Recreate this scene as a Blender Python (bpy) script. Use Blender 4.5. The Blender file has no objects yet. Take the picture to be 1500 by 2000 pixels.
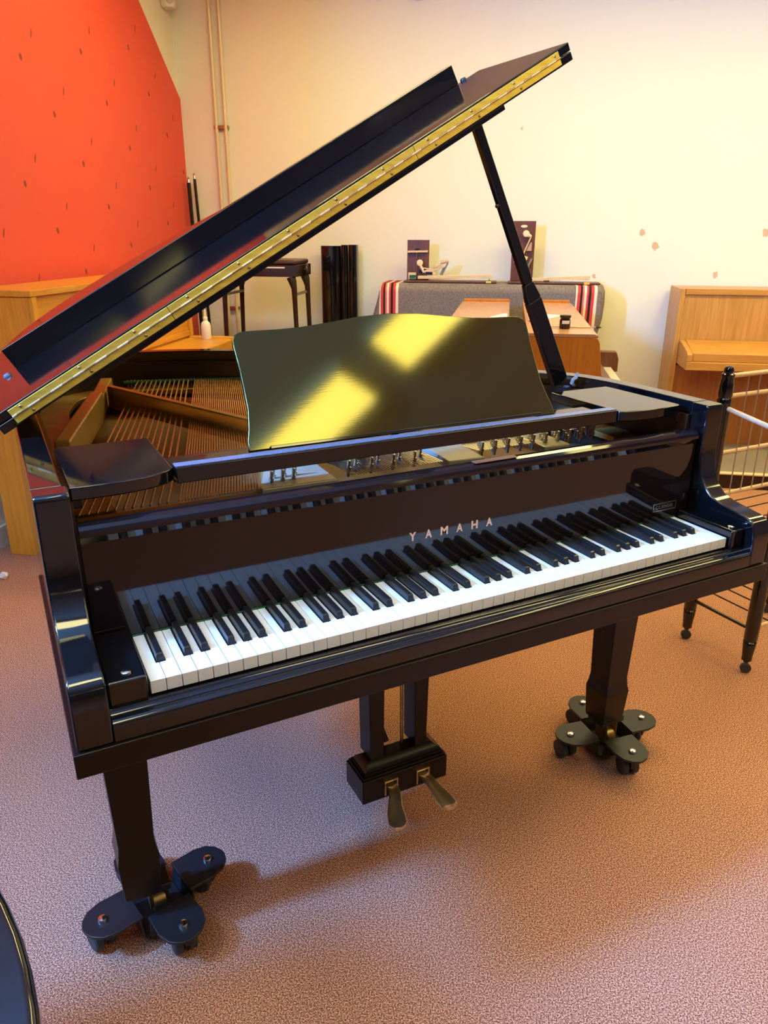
import bpy, bmesh, math, random
from mathutils import Vector, Matrix
random.seed(7)
C = bpy.context.scene.collection
SC = bpy.context.scene

# ------------------------------------------------------------------ camera
# world: x along the keyboard (bass -> treble), y away from the player, z up
cam_d = bpy.data.cameras.new('camera'); cam = bpy.data.objects.new('camera', cam_d); C.objects.link(cam)
YAW, PITCH, ROLL, FPX = -0.4773, 0.35787, 0.00388, 1461.85
def _cam():
    cy, sy, cp, sp = math.cos(YAW), math.sin(YAW), math.cos(PITCH), math.sin(PITCH)
    f = Vector((-sy*cp, cy*cp, -sp)); r = Vector((cy, sy, 0)); u = r.cross(f)
    c, s = math.cos(ROLL), math.sin(ROLL)
    r2 = c*r + s*u; u2 = -s*r + c*u
    m = Matrix((r2, u2, -f)).transposed().to_4x4(); m.translation = Vector((-0.12787, -0.99234, 1.35851))
    return m
cam.matrix_world = _cam()
cam_d.sensor_fit = 'HORIZONTAL'; cam_d.sensor_width = 36; cam_d.lens = 36*FPX/1500
cam_d.clip_start = 0.02
SC.camera = cam

# ------------------------------------------------------------------ world, light, exposure
w = bpy.data.worlds.new('sky'); SC.world = w; w.use_nodes = True
w.node_tree.nodes['Background'].inputs[0].default_value = (0.55, 0.70, 1.0, 1)
w.node_tree.nodes['Background'].inputs[1].default_value = 1.0
SC.view_settings.view_transform = 'Standard'; SC.view_settings.look = 'None'
SC.view_settings.exposure = 0.15; SC.view_settings.gamma = 1.0
try: SC.view_settings.use_curve_mapping = False
except Exception: pass
SC.cycles.caustics_reflective = False; SC.cycles.caustics_refractive = False
WARM = (1.0, 0.85, 0.27); LAMP = 12.0; LAMPB = 23.5; LAMPC = 15.0   # ceiling panels: middle row, added row brightening the back wall, right row and left fill
DAY = (0.10, 0.35, 1.0); DAYW = (570.0,)          # daylight through the window

# room axes: V runs along the back wall to the right, U runs towards the back wall
A = math.radians(36.4)
V = Vector((math.cos(A), -math.sin(A), 0)); U = Vector((math.sin(A), math.cos(A), 0))
RZ = -A
def rw(v, u, z=0.0): return V*v + U*u + Vector((0, 0, z))
WL, WB, WR, WF, CZ = -1.74, 4.40, 6.4, -8.0, 3.0    # left, back, right, front wall, ceiling

# daylight: an area lamp in the high window of the left wall
WINS = ((-1.02, -0.72, 1.95, 2.55),)
for (a_, b_, WZ0, WZ1), e_ in zip(WINS, DAYW):
    ld = bpy.data.lights.new('window_daylight', 'AREA'); ld.shape = 'RECTANGLE'
    ld.size = b_-a_; ld.size_y = WZ1-WZ0; ld.energy = e_; ld.color = DAY
    lo = bpy.data.objects.new('window_daylight', ld); C.objects.link(lo)
    lo.matrix_world = Matrix((U, Vector((0, 0, 1)), -V)).transposed().to_4x4()
    lo.location = rw(WL-0.05, (a_+b_)/2, (WZ0+WZ1)/2)

# ------------------------------------------------------------------ material helpers
def nmat(name):
    m = bpy.data.materials.new(name); m.use_nodes = True
    nt = m.node_tree; b = nt.nodes['Principled BSDF']
    return m, nt, b
def node(nt, t, **k):
    n = nt.nodes.new(t)
    for a, v in k.items(): setattr(n, a, v)
    return n
def M(name, col, rough=0.5, metal=0.0, ior=1.5, tint=None, coat=0.0, bump=0.0, bscale=200.0, var=0.0, vscale=30.0, stretch=None):
    m, nt, b = nmat(name)
    b.inputs['Base Color'].default_value = (*col, 1)
    b.inputs['Roughness'].default_value = rough
    b.inputs['Metallic'].default_value = metal
    b.inputs['IOR'].default_value = ior
    if tint: b.inputs['Specular Tint'].default_value = (*tint, 1)
    if coat: b.inputs['Coat Weight'].default_value = coat; b.inputs['Coat Roughness'].default_value = 0.05
    if bump or var:
        tc = node(nt, 'ShaderNodeTexCoord'); src = tc.outputs['Object']
        if stretch:
            mp = node(nt, 'ShaderNodeMapping'); mp.inputs['Scale'].default_value = stretch
            nt.links.new(src, mp.inputs['Vector']); src = mp.outputs['Vector']
    if bump:
        n = node(nt, 'ShaderNodeTexNoise'); n.inputs['Scale'].default_value = bscale; n.inputs['Detail'].default_value = 2
        nt.links.new(src, n.inputs['Vector'])
        bp = node(nt, 'ShaderNodeBump'); bp.inputs['Strength'].default_value = bump; bp.inputs['Distance'].default_value = 0.002
        nt.links.new(n.outputs['Fac'], bp.inputs['Height']); nt.links.new(bp.outputs['Normal'], b.inputs['Normal'])
    if var:
        n = node(nt, 'ShaderNodeTexNoise'); n.inputs['Scale'].default_value = vscale; n.inputs['Detail'].default_value = 3
        nt.links.new(src, n.inputs['Vector'])
        r = node(nt, 'ShaderNodeValToRGB')
        r.color_ramp.elements[0].position = .3; r.color_ramp.elements[1].position = .7
        r.color_ramp.elements[0].color = tuple(c*(1-var) for c in col)+(1,)
        r.color_ramp.elements[1].color = tuple(min(1, c*(1+var)) for c in col)+(1,)
        nt.links.new(n.outputs['Fac'], r.inputs['Fac']); nt.links.new(r.outputs['Color'], b.inputs['Base Color'])
    return m
def wood(name, c1, c2, grain=(22, 22, 1.6), rough=0.35, ior=1.5, figure=3.0, coat=0.0):
    m, nt, b = nmat(name)
    tc = node(nt, 'ShaderNodeTexCoord'); mp = node(nt, 'ShaderNodeMapping'); mp.inputs['Scale'].default_value = grain
    nt.links.new(tc.outputs['Object'], mp.inputs['Vector'])
    n = node(nt, 'ShaderNodeTexNoise'); n.inputs['Scale'].default_value = figure; n.inputs['Detail'].default_value = 8; n.inputs['Roughness'].default_value = .62
    n.inputs['Distortion'].default_value = 0.6
    nt.links.new(mp.outputs['Vector'], n.inputs['Vector'])
    r = node(nt, 'ShaderNodeValToRGB')
    r.color_ramp.elements[0].position = .32; r.color_ramp.elements[1].position = .68
    r.color_ramp.elements[0].color = (*c1, 1); r.color_ramp.elements[1].color = (*c2, 1)
    nt.links.new(n.outputs['Fac'], r.inputs['Fac']); nt.links.new(r.outputs['Color'], b.inputs['Base Color'])
    b.inputs['Roughness'].default_value = rough; b.inputs['IOR'].default_value = ior
    if coat: b.inputs['Coat Weight'].default_value = coat; b.inputs['Coat Roughness'].default_value = .08
    return m
def mth(nt, op, a, b=None, c=None):
    n = node(nt, 'ShaderNodeMath', operation=op)
    for i, x in enumerate((a, b, c)):
        if x is None: continue
        if hasattr(x, 'is_output'): nt.links.new(x, n.inputs[i])
        else: n.inputs[i].default_value = x
    return n.outputs[0]
def mixc(nt, fac, c1, c2):
    n = node(nt, 'ShaderNodeMix', data_type='RGBA')
    for s, x in ((n.inputs['Factor'], fac), (n.inputs['A'], c1), (n.inputs['B'], c2)):
        if hasattr(x, 'is_output'): nt.links.new(x, s)
        else: s.default_value = (*x, 1) if isinstance(x, tuple) else x
    for s in n.inputs:
        if s.type == 'RGBA' and s.name in 'AB':
            x = c1 if s.name == 'A' else c2
            if hasattr(x, 'is_output'): nt.links.new(x, s)
            else: s.default_value = (*x, 1)
    return [o for o in n.outputs if o.type == 'RGBA'][0]

# ------------------------------------------------------------------ materials
LACQ = M('black_piano_lacquer', (.004, .004, .005), .07, ior=1.6, var=.3, vscale=5)
LACQW = M('black_lacquer_fallboard', (.008, .005, .006), .05, ior=1.47, var=.2, vscale=4)
SATIN = M('satin_black_brown', (.008, .004, .003), .30, ior=1.36, bump=.05, bscale=90)
DESKM = M('brushed_black_lacquer', (.010, .008, .003), .075, ior=1.85, tint=(1.0, .92, .34), bump=.008, bscale=40, stretch=(1.0, 12, 18))  # black desk; gold of the reflected warm ceiling is put into the specular tint
IVORY = M('white_key_plastic', (.72, .71, .68), .22, ior=1.5, var=.02, vscale=60)
EBONY = M('black_key', (.010, .009, .009), .28, ior=1.5, bump=.03, bscale=300)
BRASS = M('brass_hinge_plate', (.98, .64, .10), .42, .6, bump=.12, bscale=60, var=.18, vscale=18, stretch=(1, 6, 6))
BRASSD = M('old_brass', (.42, .29, .12), .4, 1.0, var=.2, vscale=30)
CHROME = M('bright_steel', (.75, .74, .72), .16, 1.0, var=.08, vscale=40)
STEEL = M('steel_wire', (.55, .50, .44), .3, 1.0, var=.1, vscale=50)
COPPER = M('copper_wound_string', (.70, .40, .17), .38, 1.0, var=.12, vscale=80)
GOLD = M('gold_bronze_plate', (.50, .28, .07), .38, .55, ior=1.5, bump=.1, bscale=160, var=.12, vscale=14)
PLATEW = M('pale_bronze_plate', (.62, .55, .42), .35, .45, bump=.08, bscale=160, var=.1, vscale=14)
BOARD = wood('soundboard_wood', (.13, .055, .02), (.22, .10, .035), (20, 2, 20), .5)
INNER = M('dark_rim_veneer', (.03, .012, .006), .3, var=.3, vscale=12)
GREEN = M('green_felt', (.02, .10, .045), .95, bump=.4, bscale=500, var=.3, vscale=90)
PEDAL = M('worn_brass_pedal', (.62, .44, .26), .30, .9, var=.25, vscale=22)
DOLLY = M('black_powder_coat', (.010, .010, .012), .38, ior=1.5, bump=.15, bscale=500)
RUBBER = M('grey_rubber', (.035, .035, .038), .6, bump=.1, bscale=300)
TEAK = wood('teak_orange', (.56, .23, .018), (.74, .34, .035), (26, 26, 1.5), .32)
TEAKH = wood('teak_orange_horizontal', (.54, .22, .018), (.72, .33, .035), (26, 1.5, 26), .32)
TEAKR = wood('teak_light', (.44, .20, .040), (.60, .30, .08), (24, 24, 1.4), .36, figure=2.6)
TEAKRH = wood('teak_light_horizontal', (.44, .19, .034), (.58, .28, .066), (1.4, 24, 24), .34)
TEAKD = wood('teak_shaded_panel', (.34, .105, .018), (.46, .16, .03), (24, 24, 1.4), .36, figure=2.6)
MAHOG = wood('mahogany_side', (.46, .14, .010), (.62, .21, .018), (22, 22, 1.2), .3)
MAHOGT = wood('mahogany_top', (.47, .22, .10), (.55, .265, .125), (24, 2, 24), .24, ior=1.7)
WALNUT = wood('walnut_board', (.085, .026, .014), (.17, .055, .03), (40, 40, 3), .4)
PALEW = wood('pale_maple', (.66, .45, .25), (.80, .60, .38), (30, 4, 30), .5)
BENCHW = M('dark_brown_stained_wood', (.022, .009, .006), .3, var=.3, vscale=15)
LEATHER = M('brown_leather', (.055, .016, .010), .38, bump=.25, bscale=160, var=.2, vscale=25)
GREYM = M('grey_painted_metal', (.22, .20, .18), .5, var=.1, vscale=20)
DOWEL = wood('natural_dowel', (.56, .36, .20), (.72, .50, .30), (40, 40, 40), .45)
WHITEP = M('white_plastic', (.82, .78, .70), .45, var=.04, vscale=20)
PAPER = M('white_paper', (.82, .80, .78), .7, var=.05, vscale=40)
FELTW = M('cream_felt', (.80, .66, .48), .9, bump=.3, bscale=400, var=.1, vscale=60)
REDF = M('red_felt', (.45, .03, .02), .9, bump=.3, bscale=400, var=.1, vscale=60)
PIPE = M('cream_painted_pipe', (.74, .60, .40), .22, ior=1.6, var=.03, vscale=8)
WHITEW = M('white_gloss_woodwork', (.80, .76, .68), .35, var=.03, vscale=10)
GLASSJ = M('dark_jar_glass', (.015, .008, .006), .06, ior=1.5, var=.2, vscale=20)
LABELM = M('white_label', (.75, .74, .72), .5, var=.1, vscale=60)
CANE = M('black_cane_lacquer', (.012, .009, .006), .2, var=.3, vscale=9)
LETTER = M('inlaid_pale_brass_letter', (.86, .62, .48), .35, .5, var=.05, vscale=60)
PLATFM = M('dark_brown_platform_front', (.020, .009, .007), .4, var=.2, vscale=10)
PLATFT = M('grey_platform_top', (.26, .235, .225), .3, var=.06, vscale=6)
CEILM = M('cream_ceiling', (.80, .72, .58), .9, bump=.1, bscale=40, var=.03, vscale=4)

def hinge_pin_mat():
    m, nt, b = nmat('hinge_knuckle_brass_and_steel')
    tc = node(nt, 'ShaderNodeTexCoord'); sp = node(nt, 'ShaderNodeSeparateXYZ'); nt.links.new(tc.outputs['Object'], sp.inputs[0])
    f = mth(nt, 'FRACT', mth(nt, 'MULTIPLY', sp.outputs['X'], 24.0))
    g = mth(nt, 'GREATER_THAN', f, .5)
    col = mixc(nt, g, (.50, .36, .20), (.80, .70, .66))
    nt.links.new(col, b.inputs['Base Color']); b.inputs['Metallic'].default_value = 1; b.inputs['Roughness'].default_value = .3
    return m
PIN = hinge_pin_mat()

def carpet_mat():
    m, nt, b = nmat('speckled_loop_carpet')
    tc = node(nt, 'ShaderNodeTexCoord')
    n = node(nt, 'ShaderNodeTexNoise'); n.inputs['Scale'].default_value = 360; n.inputs['Detail'].default_value = 2; n.inputs['Roughness'].default_value = .6
    nt.links.new(tc.outputs['Object'], n.inputs['Vector'])
    r = node(nt, 'ShaderNodeValToRGB'); e = r.color_ramp.elements
    e[0].position = .37; e[0].color = (.10, .034, .015, 1); e[1].position = .64; e[1].color = (.84, .42, .295, 1)
    k = r.color_ramp.elements.new(.5); k.color = (.36, .165, .098, 1)
    nt.links.new(n.outputs['Fac'], r.inputs['Fac'])
    n2 = node(nt, 'ShaderNodeTexNoise'); n2.inputs['Scale'].default_value = 1.7; n2.inputs['Detail'].default_value = 3
    nt.links.new(tc.outputs['Object'], n2.inputs['Vector'])
    h = node(nt, 'ShaderNodeHueSaturation'); nt.links.new(r.outputs['Color'], h.inputs['Color'])
    nt.links.new(mth(nt, 'MULTIPLY_ADD', n2.outputs['Fac'], .24, .88), h.inputs['Value'])
    nt.links.new(h.outputs['Color'], b.inputs['Base Color'])
    b.inputs['Roughness'].default_value = .95; b.inputs['Specular IOR Level'].default_value = .1
    bp = node(nt, 'ShaderNodeBump'); bp.inputs['Strength'].default_value = .2; bp.inputs['Distance'].default_value = .002
    nt.links.new(n.outputs['Fac'], bp.inputs['Height']); nt.links.new(bp.outputs['Normal'], b.inputs['Normal'])
    return m
CARPET = carpet_mat()

def wall_mat():
    """white paint with a few chipped peach-coloured spots (object x = v, z up)"""
    m, nt, b = nmat('white_wall_paint')
    tc = node(nt, 'ShaderNodeTexCoord'); sp = node(nt, 'ShaderNodeSeparateXYZ'); nt.links.new(tc.outputs['Object'], sp.inputs[0])
    n = node(nt, 'ShaderNodeTexNoise'); n.inputs['Scale'].default_value = 55; n.inputs['Detail'].default_value = 3
    nt.links.new(tc.outputs['Object'], n.inputs['Vector'])
    tot = None
    for v, z, r in ((1.30, 1.362, .017), (1.391, 1.28, .020), (1.78, 1.11, .016), (2.04, 1.365, .020), (.508, 1.966, .006), (1.029, 1.095, .012)):
        dx = mth(nt, 'SUBTRACT', sp.outputs['X'], v); dz = mth(nt, 'MULTIPLY', mth(nt, 'SUBTRACT', sp.outputs['Z'], z), .8)
        d = mth(nt, 'SQRT', mth(nt, 'ADD', mth(nt, 'MULTIPLY', dx, dx), mth(nt, 'MULTIPLY', dz, dz)))
        d = mth(nt, 'ADD', d, mth(nt, 'MULTIPLY', mth(nt, 'SUBTRACT', n.outputs['Fac'], .5), .03))
        k = mth(nt, 'LESS_THAN', d, r)
        tot = k if tot is None else mth(nt, 'MAXIMUM', tot, k)
    col = mixc(nt, tot, (.83, .80, .73), (.62, .43, .30))
    nt.links.new(col, b.inputs['Base Color']); b.inputs['Roughness'].default_value = .85
    n3 = node(nt, 'ShaderNodeTexNoise'); n3.inputs['Scale'].default_value = 12
    nt.links.new(tc.outputs['Object'], n3.inputs['Vector'])
    bp = node(nt, 'ShaderNodeBump'); bp.inputs['Strength'].default_value = .05; bp.inputs['Distance'].default_value = .01
    nt.links.new(n3.outputs['Fac'], bp.inputs['Height']); nt.links.new(bp.outputs['Normal'], b.inputs['Normal'])
    return m
WALL = wall_mat()
WALLP = M('cream_wall_paint', (.72, .62, .48), .85, bump=.05, bscale=12, var=.03, vscale=3)

def red_mat():
    """red painted slanting boards: a tilted lattice of sunk oval fixings and short slits (object y = u, z up)"""
    m, nt, b = nmat('red_painted_boards')
    tc = node(nt, 'ShaderNodeTexCoord'); sp = node(nt, 'ShaderNodeSeparateXYZ'); nt.links.new(tc.outputs['Object'], sp.inputs[0])
    u, z = sp.outputs['Y'], sp.outputs['Z']
    ax, az, bx, bz = .535, .124, .213, -.200
    det = ax*bz-bx*az
    def lattice(u0, z0):
        du = mth(nt, 'SUBTRACT', u, u0); dz = mth(nt, 'SUBTRACT', z, z0)
        i = mth(nt, 'DIVIDE', mth(nt, 'SUBTRACT', mth(nt, 'MULTIPLY', du, bz), mth(nt, 'MULTIPLY', dz, bx)), det)
        j = mth(nt, 'DIVIDE', mth(nt, 'SUBTRACT', mth(nt, 'MULTIPLY', dz, ax), mth(nt, 'MULTIPLY', du, az)), det)
        i = mth(nt, 'SUBTRACT', i, mth(nt, 'ROUND', i)); j = mth(nt, 'SUBTRACT', j, mth(nt, 'ROUND', j))
        x = mth(nt, 'ADD', mth(nt, 'MULTIPLY', i, ax), mth(nt, 'MULTIPLY', j, bx))
        y = mth(nt, 'ADD', mth(nt, 'MULTIPLY', i, az), mth(nt, 'MULTIPLY', j, bz))
        return i, j, x, y
    def ell(x, y, rx, ry, rot):
        c, s = math.cos(rot), math.sin(rot)
        p = mth(nt, 'DIVIDE', mth(nt, 'ADD', mth(nt, 'MULTIPLY', x, c), mth(nt, 'MULTIPLY', y, s)), rx)
        q = mth(nt, 'DIVIDE', mth(nt, 'SUBTRACT', mth(nt, 'MULTIPLY', y, c), mth(nt, 'MULTIPLY', x, s)), ry)
        return mth(nt, 'ADD', mth(nt, 'MULTIPLY', p, p), mth(nt, 'MULTIPLY', q, q))
    i, j, x, y = lattice(3.073, 1.683)
    e = ell(x, y, .011, .0150, .2)
    dot = mth(nt, 'LESS_THAN', e, 1.0)
    i2, j2, x2, y2 = lattice(3.182, 1.797)
    tick = mth(nt, 'LESS_THAN', ell(x2, y2, .0055, .022, -.35), 1.0)
    seam = mth(nt, 'LESS_THAN', mth(nt, 'ABSOLUTE', mth(nt, 'ADD', i, -.035)), .0035)
    col = mixc(nt, mth(nt, 'MAXIMUM', dot, tick), (.76, .075, .040), (.27, .03, .022))
    nt.links.new(col, b.inputs['Base Color']); b.inputs['Roughness'].default_value = .55
    hgt = mth(nt, 'MULTIPLY', mth(nt, 'MAXIMUM', mth(nt, 'MAXIMUM', dot, tick), mth(nt, 'MULTIPLY', seam, .35)), -1)
    bp = node(nt, 'ShaderNodeBump'); bp.inputs['Strength'].default_value = .5; bp.inputs['Distance'].default_value = .006
    nt.links.new(hgt, bp.inputs['Height']); nt.links.new(bp.outputs['Normal'], b.inputs['Normal'])
    return m
RED = red_mat()

BL_L, BL_R = -0.352, 1.085      # blanket left / right
def blanket_mat():
    m, nt, b = nmat('woven_grey_blanket_striped')
    tc = node(nt, 'ShaderNodeTexCoord'); sp = node(nt, 'ShaderNodeSeparateXYZ'); nt.links.new(tc.outputs['Object'], sp.inputs[0])
    x = sp.outputs['X']
    n = node(nt, 'ShaderNodeTexNoise'); n.inputs['Scale'].default_value = 95; n.inputs['Detail'].default_value = 4
    nt.links.new(tc.outputs['Object'], n.inputs['Vector'])
    r = node(nt, 'ShaderNodeValToRGB'); e = r.color_ramp.elements
    e[0].position = .3; e[0].color = (.15, .115, .108, 1); e[1].position = .75; e[1].color = (.27, .22, .205, 1)
    nt.links.new(n.outputs['Fac'], r.inputs['Fac'])
    def stripes(x0, wd):
        t = mth(nt, 'DIVIDE', mth(nt, 'SUBTRACT', x, x0), wd)
        k = node(nt, 'ShaderNodeValToRGB'); k.color_ramp.interpolation = 'CONSTANT'
        W_, R_, K_, P_ = (.78, .68, .56), (.62, .05, .045), (.012, .008, .012), (.70, .16, .13)
        seq = [(0, W_), (.08, R_), (.215, K_), (.315, P_), (.40, W_), (.51, R_), (.605, K_), (.72, R_), (.86, W_)]
        el = k.color_ramp.elements
        el[0].position = 0; el[0].color = (*seq[0][1], 1); el[1].position = seq[1][0]; el[1].color = (*seq[1][1], 1)
        for p, c in seq[2:]:
            q = el.new(p); q.color = (*c, 1)
        nt.links.new(t, k.inputs['Fac'])
        ins = mth(nt, 'MULTIPLY', mth(nt, 'GREATER_THAN', t, 0.0), mth(nt, 'LESS_THAN', t, 1.0))
        return ins, k.outputs['Color']
    c = r.outputs['Color']
    for x0, wd in ((-.335, .125), (.895, .128)):
        ins, sc_ = stripes(x0, wd); c = mixc(nt, ins, c, sc_)
    nt.links.new(c, b.inputs['Base Color']); b.inputs['Roughness'].default_value = .95
    bp = node(nt, 'ShaderNodeBump'); bp.inputs['Strength'].default_value = .4; bp.inputs['Distance'].default_value = .004
    nt.links.new(n.outputs['Fac'], bp.inputs['Height']); nt.links.new(bp.outputs['Normal'], b.inputs['Normal'])
    return m
BLANKET = blanket_mat()
def emit_mat(name, col, s):
    m, nt, b = nmat(name); b.inputs['Base Color'].default_value = (.8, .8, .8, 1)
    b.inputs['Emission Color'].default_value = (*col, 1); b.inputs['Emission Strength'].default_value = s
    return m
DIFF = emit_mat('warm_light_diffuser', WARM, LAMP)
DIFFC = emit_mat('right_row_and_fill_diffuser', WARM, LAMPC)  # also used by the added fill panels on the left
DIFFB = emit_mat('wall_fill_light_diffuser', WARM, LAMPB)  # for the added row that brightens the back wall
def pane_mat():
    m, nt, b = nmat('window_glass'); nt.nodes.remove(b)
    t = node(nt, 'ShaderNodeBsdfTransparent'); g = node(nt, 'ShaderNodeBsdfGlossy'); g.inputs['Roughness'].default_value = .02
    mx = node(nt, 'ShaderNodeMixShader'); mx.inputs[0].default_value = .06
    nt.links.new(t.outputs[0], mx.inputs[1]); nt.links.new(g.outputs[0], mx.inputs[2]); nt.links.new(mx.outputs[0], nt.nodes['Material Output'].inputs[0])
    return m
PANE = pane_mat()

# ------------------------------------------------------------------ mesh helpers
def B(): return bmesh.new()
def box(bm, x0, x1, y0, y1, z0, z1):
    m = Matrix.Translation(((x0+x1)/2, (y0+y1)/2, (z0+z1)/2)) @ Matrix.Diagonal((abs(x1-x0), abs(y1-y0), abs(z1-z0), 1))
    bmesh.ops.create_cube(bm, size=1, matrix=m); return bm
def prism(bm, pts, vec):
    vs = [bm.verts.new(p) for p in pts]; f = bm.faces.new(vs)
    r = bmesh.ops.extrude_face_region(bm, geom=[f])
    bmesh.ops.translate(bm, vec=vec, verts=[g for g in r['geom'] if isinstance(g, bmesh.types.BMVert)])
    bmesh.ops.recalc_face_normals(bm, faces=bm.faces); return bm
def frame_at(d):
    d = d.normalized(); a = Vector((0, 0, 1)) if abs(d.z) < .9 else Vector((1, 0, 0))
    x = d.cross(a).normalized(); return x, d.cross(x).normalized()
def tube(bm, pts, r, n=10, sq=(1, 1)):
    pts = [Vector(p) for p in pts]; rr = r if isinstance(r, (list, tuple)) else [r]*len(pts)
    rings = []; x = None
    for i, p in enumerate(pts):
        d = (pts[min(i+1, len(pts)-1)]-pts[max(i-1, 0)]).normalized()
        if x is None: x, y = frame_at(d)
        else:
            x = (x-d*x.dot(d)).normalized(); y = d.cross(x)
        rings.append([bm.verts.new(p+(x*math.cos(t)*sq[0]+y*math.sin(t)*sq[1])*rr[i]) for t in [2*math.pi*k/n for k in range(n)]])
    for a, b in zip(rings, rings[1:]):
        for k in range(n): bm.faces.new((a[k], a[(k+1) % n], b[(k+1) % n], b[k]))
    bm.faces.new(rings[0][::-1]); bm.faces.new(rings[-1])
    bmesh.ops.recalc_face_normals(bm, faces=bm.faces); return bm
def lathe(bm, prof, c, axis=(0, 0, 1), n=20):
    c = Vector(c); d = Vector(axis).normalized(); x, y = frame_at(d)
    rings = []
    for r, h in prof:
        rings.append([bm.verts.new(c+d*h+(x*math.cos(t)+y*math.sin(t))*max(r, 1e-4)) for t in [2*math.pi*k/n for k in range(n)]])
    for a, b in zip(rings, rings[1:]):
        for k in range(n): bm.faces.new((a[k], a[(k+1) % n], b[(k+1) % n], b[k]))
    bm.faces.new(rings[0][::-1]); bm.faces.new(rings[-1])
    bmesh.ops.recalc_face_normals(bm, faces=bm.faces); return bm
def obox(bm, p0, p1, w, h, up=(0, 0, 1), w1=None, h1=None):
    """bar from p0 to p1, width w (sideways), height h (up); optional end sizes"""
    p0, p1 = Vector(p0), Vector(p1); d = (p1-p0).normalized(); s = d.cross(Vector(up)).normalized(); t = s.cross(d)
    w1 = w if w1 is None else w1; h1 = h if h1 is None else h1
    vs = []
    for p, a, b in ((p0, w, h), (p1, w1, h1)):
        vs += [bm.verts.new(p+s*i*a/2+t*j*b/2) for i, j in ((-1, -1), (1, -1), (1, 1), (-1, 1))]
    for f in ((0, 1, 2, 3), (7, 6, 5, 4), (0, 4, 5, 1), (1, 5, 6, 2), (2, 6, 7, 3), (3, 7, 4, 0)): bm.faces.new([vs[k] for k in f])
    bmesh.ops.recalc_face_normals(bm, faces=bm.faces); return bm
def spline(pts, k=6, closed=False):
    P = [Vector(p) for p in pts]; out = []; n = len(P)
    for i in range(n if closed else n-1):
        a, b, c, d = (P[(i-1) % n], P[i], P[(i+1) % n], P[(i+2) % n]) if closed else (P[max(i-1, 0)], P[i], P[i+1], P[min(i+2, n-1)])
        for j in range(k):
            t = j/k
            out.append(.5*((2*b)+(c-a)*t+(2*a-5*b+4*c-d)*t*t+(3*b-a-3*c+d)*t**3))
    if not closed: out.append(P[-1])
    return out
ORG = {}
def mesh_obj(name, bm, mat, bev=0.0, seg=2, smooth=True, ang=40):
    me = bpy.data.meshes.new(name); bm.to_mesh(me); bm.free()
    for m in (mat if isinstance(mat, (list, tuple)) else [mat]): me.materials.append(m)
    if smooth:
        me.polygons.foreach_set('use_smooth', [True]*len(me.polygons))
        me.set_sharp_from_angle(angle=math.radians(ang))
    o = bpy.data.objects.new(name, me); C.objects.link(o)
    if bev:
        md = o.modifiers.new('bevel', 'BEVEL'); md.width = bev; md.segments = seg; md.limit_method = 'ANGLE'; md.angle_limit = math.radians(35); md.harden_normals = True
    return o
def obj(name, bm, mat, parent, bev=0.0, seg=2, label=None, **k):
    org = ORG[parent]; bmesh.ops.translate(bm, vec=-org, verts=bm.verts)
    o = mesh_obj(name, bm, mat, bev, seg, **k); o.parent = parent; ORG[o] = org
    if label: o['label'] = label
    return o
def tag(o, label, cat, group=None):
    o['label'] = label; o['category'] = cat
    if group: o['group'] = group
def thing(name, label, cat, loc, room=False, group=None):
    """Empty at the base; loc is (x, y, z), or (v, u, z) when room=True; parts are then given in those same coordinates"""
    o = bpy.data.objects.new(name, None); C.objects.link(o); o.empty_display_size = .1
    ORG[o] = Vector(loc)
    if room: o.location = rw(*loc); o.rotation_euler = (0, 0, RZ)
    else: o.location = loc
    tag(o, label, cat, group); return o
def solo(name, bm, mat, label, cat, loc, room=False, group=None, bev=0.0, seg=2, **k):
    bmesh.ops.translate(bm, vec=-Vector(loc), verts=bm.verts)
    o = mesh_obj(name, bm, mat, bev, seg, **k)
    if room: o.location = rw(*loc); o.rotation_euler = (0, 0, RZ)
    else: o.location = loc
    ORG[o] = Vector(loc); tag(o, label, cat, group); return o
def struct(name, bm, mat, bev=0.0, parent=None):
    if parent: return obj(name, bm, mat, parent, bev)
    o = mesh_obj(name, bm, mat, bev); o.rotation_euler = (0, 0, RZ); o['kind'] = 'structure'; ORG[o] = Vector((0, 0, 0)); return o
def dup(root, loc, rotz, label, group=None):
    r = root.copy(); C.objects.link(r); r.location = loc; r.rotation_euler = (0, 0, rotz); r['label'] = label
    if group: r['group'] = group
    for ch in list(root.children):
        c = ch.copy(); C.objects.link(c); c.parent = r
        for g in list(ch.children):
            d = g.copy(); C.objects.link(d); d.parent = c
    return r

# ------------------------------------------------------------------ the room (coordinates v, u, z)
struct('floor', box(B(), WL-.3, WR+.2, WF-.2, WB+.2, -.1, 0), CARPET)
struct('ceiling', box(B(), WL-.3, WR+.2, WF-.2, WB+.2, CZ, CZ+.1), CEILM)
struct('wall_back', box(B(), WL-.3, WR+.2, WB, WB+.2, 0, CZ), WALL)
WALLD = M('brown_wall_paint', (.20, .13, .11), .85, bump=.05, bscale=12, var=.03, vscale=3)
struct('wall_right', box(B(), WR, WR+.2, WF, WB, 0, CZ), WALLD)
struct('wall_front', box(B(), WL-.3, WR+.2, WF-.2, WF, 0, CZ), WALLD)
bm = B()
edges = [WF]+[e for p in WINS for e in p[:2]]+[WB]
for k in range(0, len(edges), 2): box(bm, WL-.3, WL, edges[k], edges[k+1], 0, CZ)
for a_, b_, WZ0, WZ1 in WINS: box(bm, WL-.3, WL, a_, b_, 0, WZ0); box(bm, WL-.3, WL, a_, b_, WZ1, CZ)
struct('wall_left', bm, M('cream_wall_paint_light', (.84, .78, .66), .85, bump=.05, bscale=12, var=.03, vscale=3))
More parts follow.
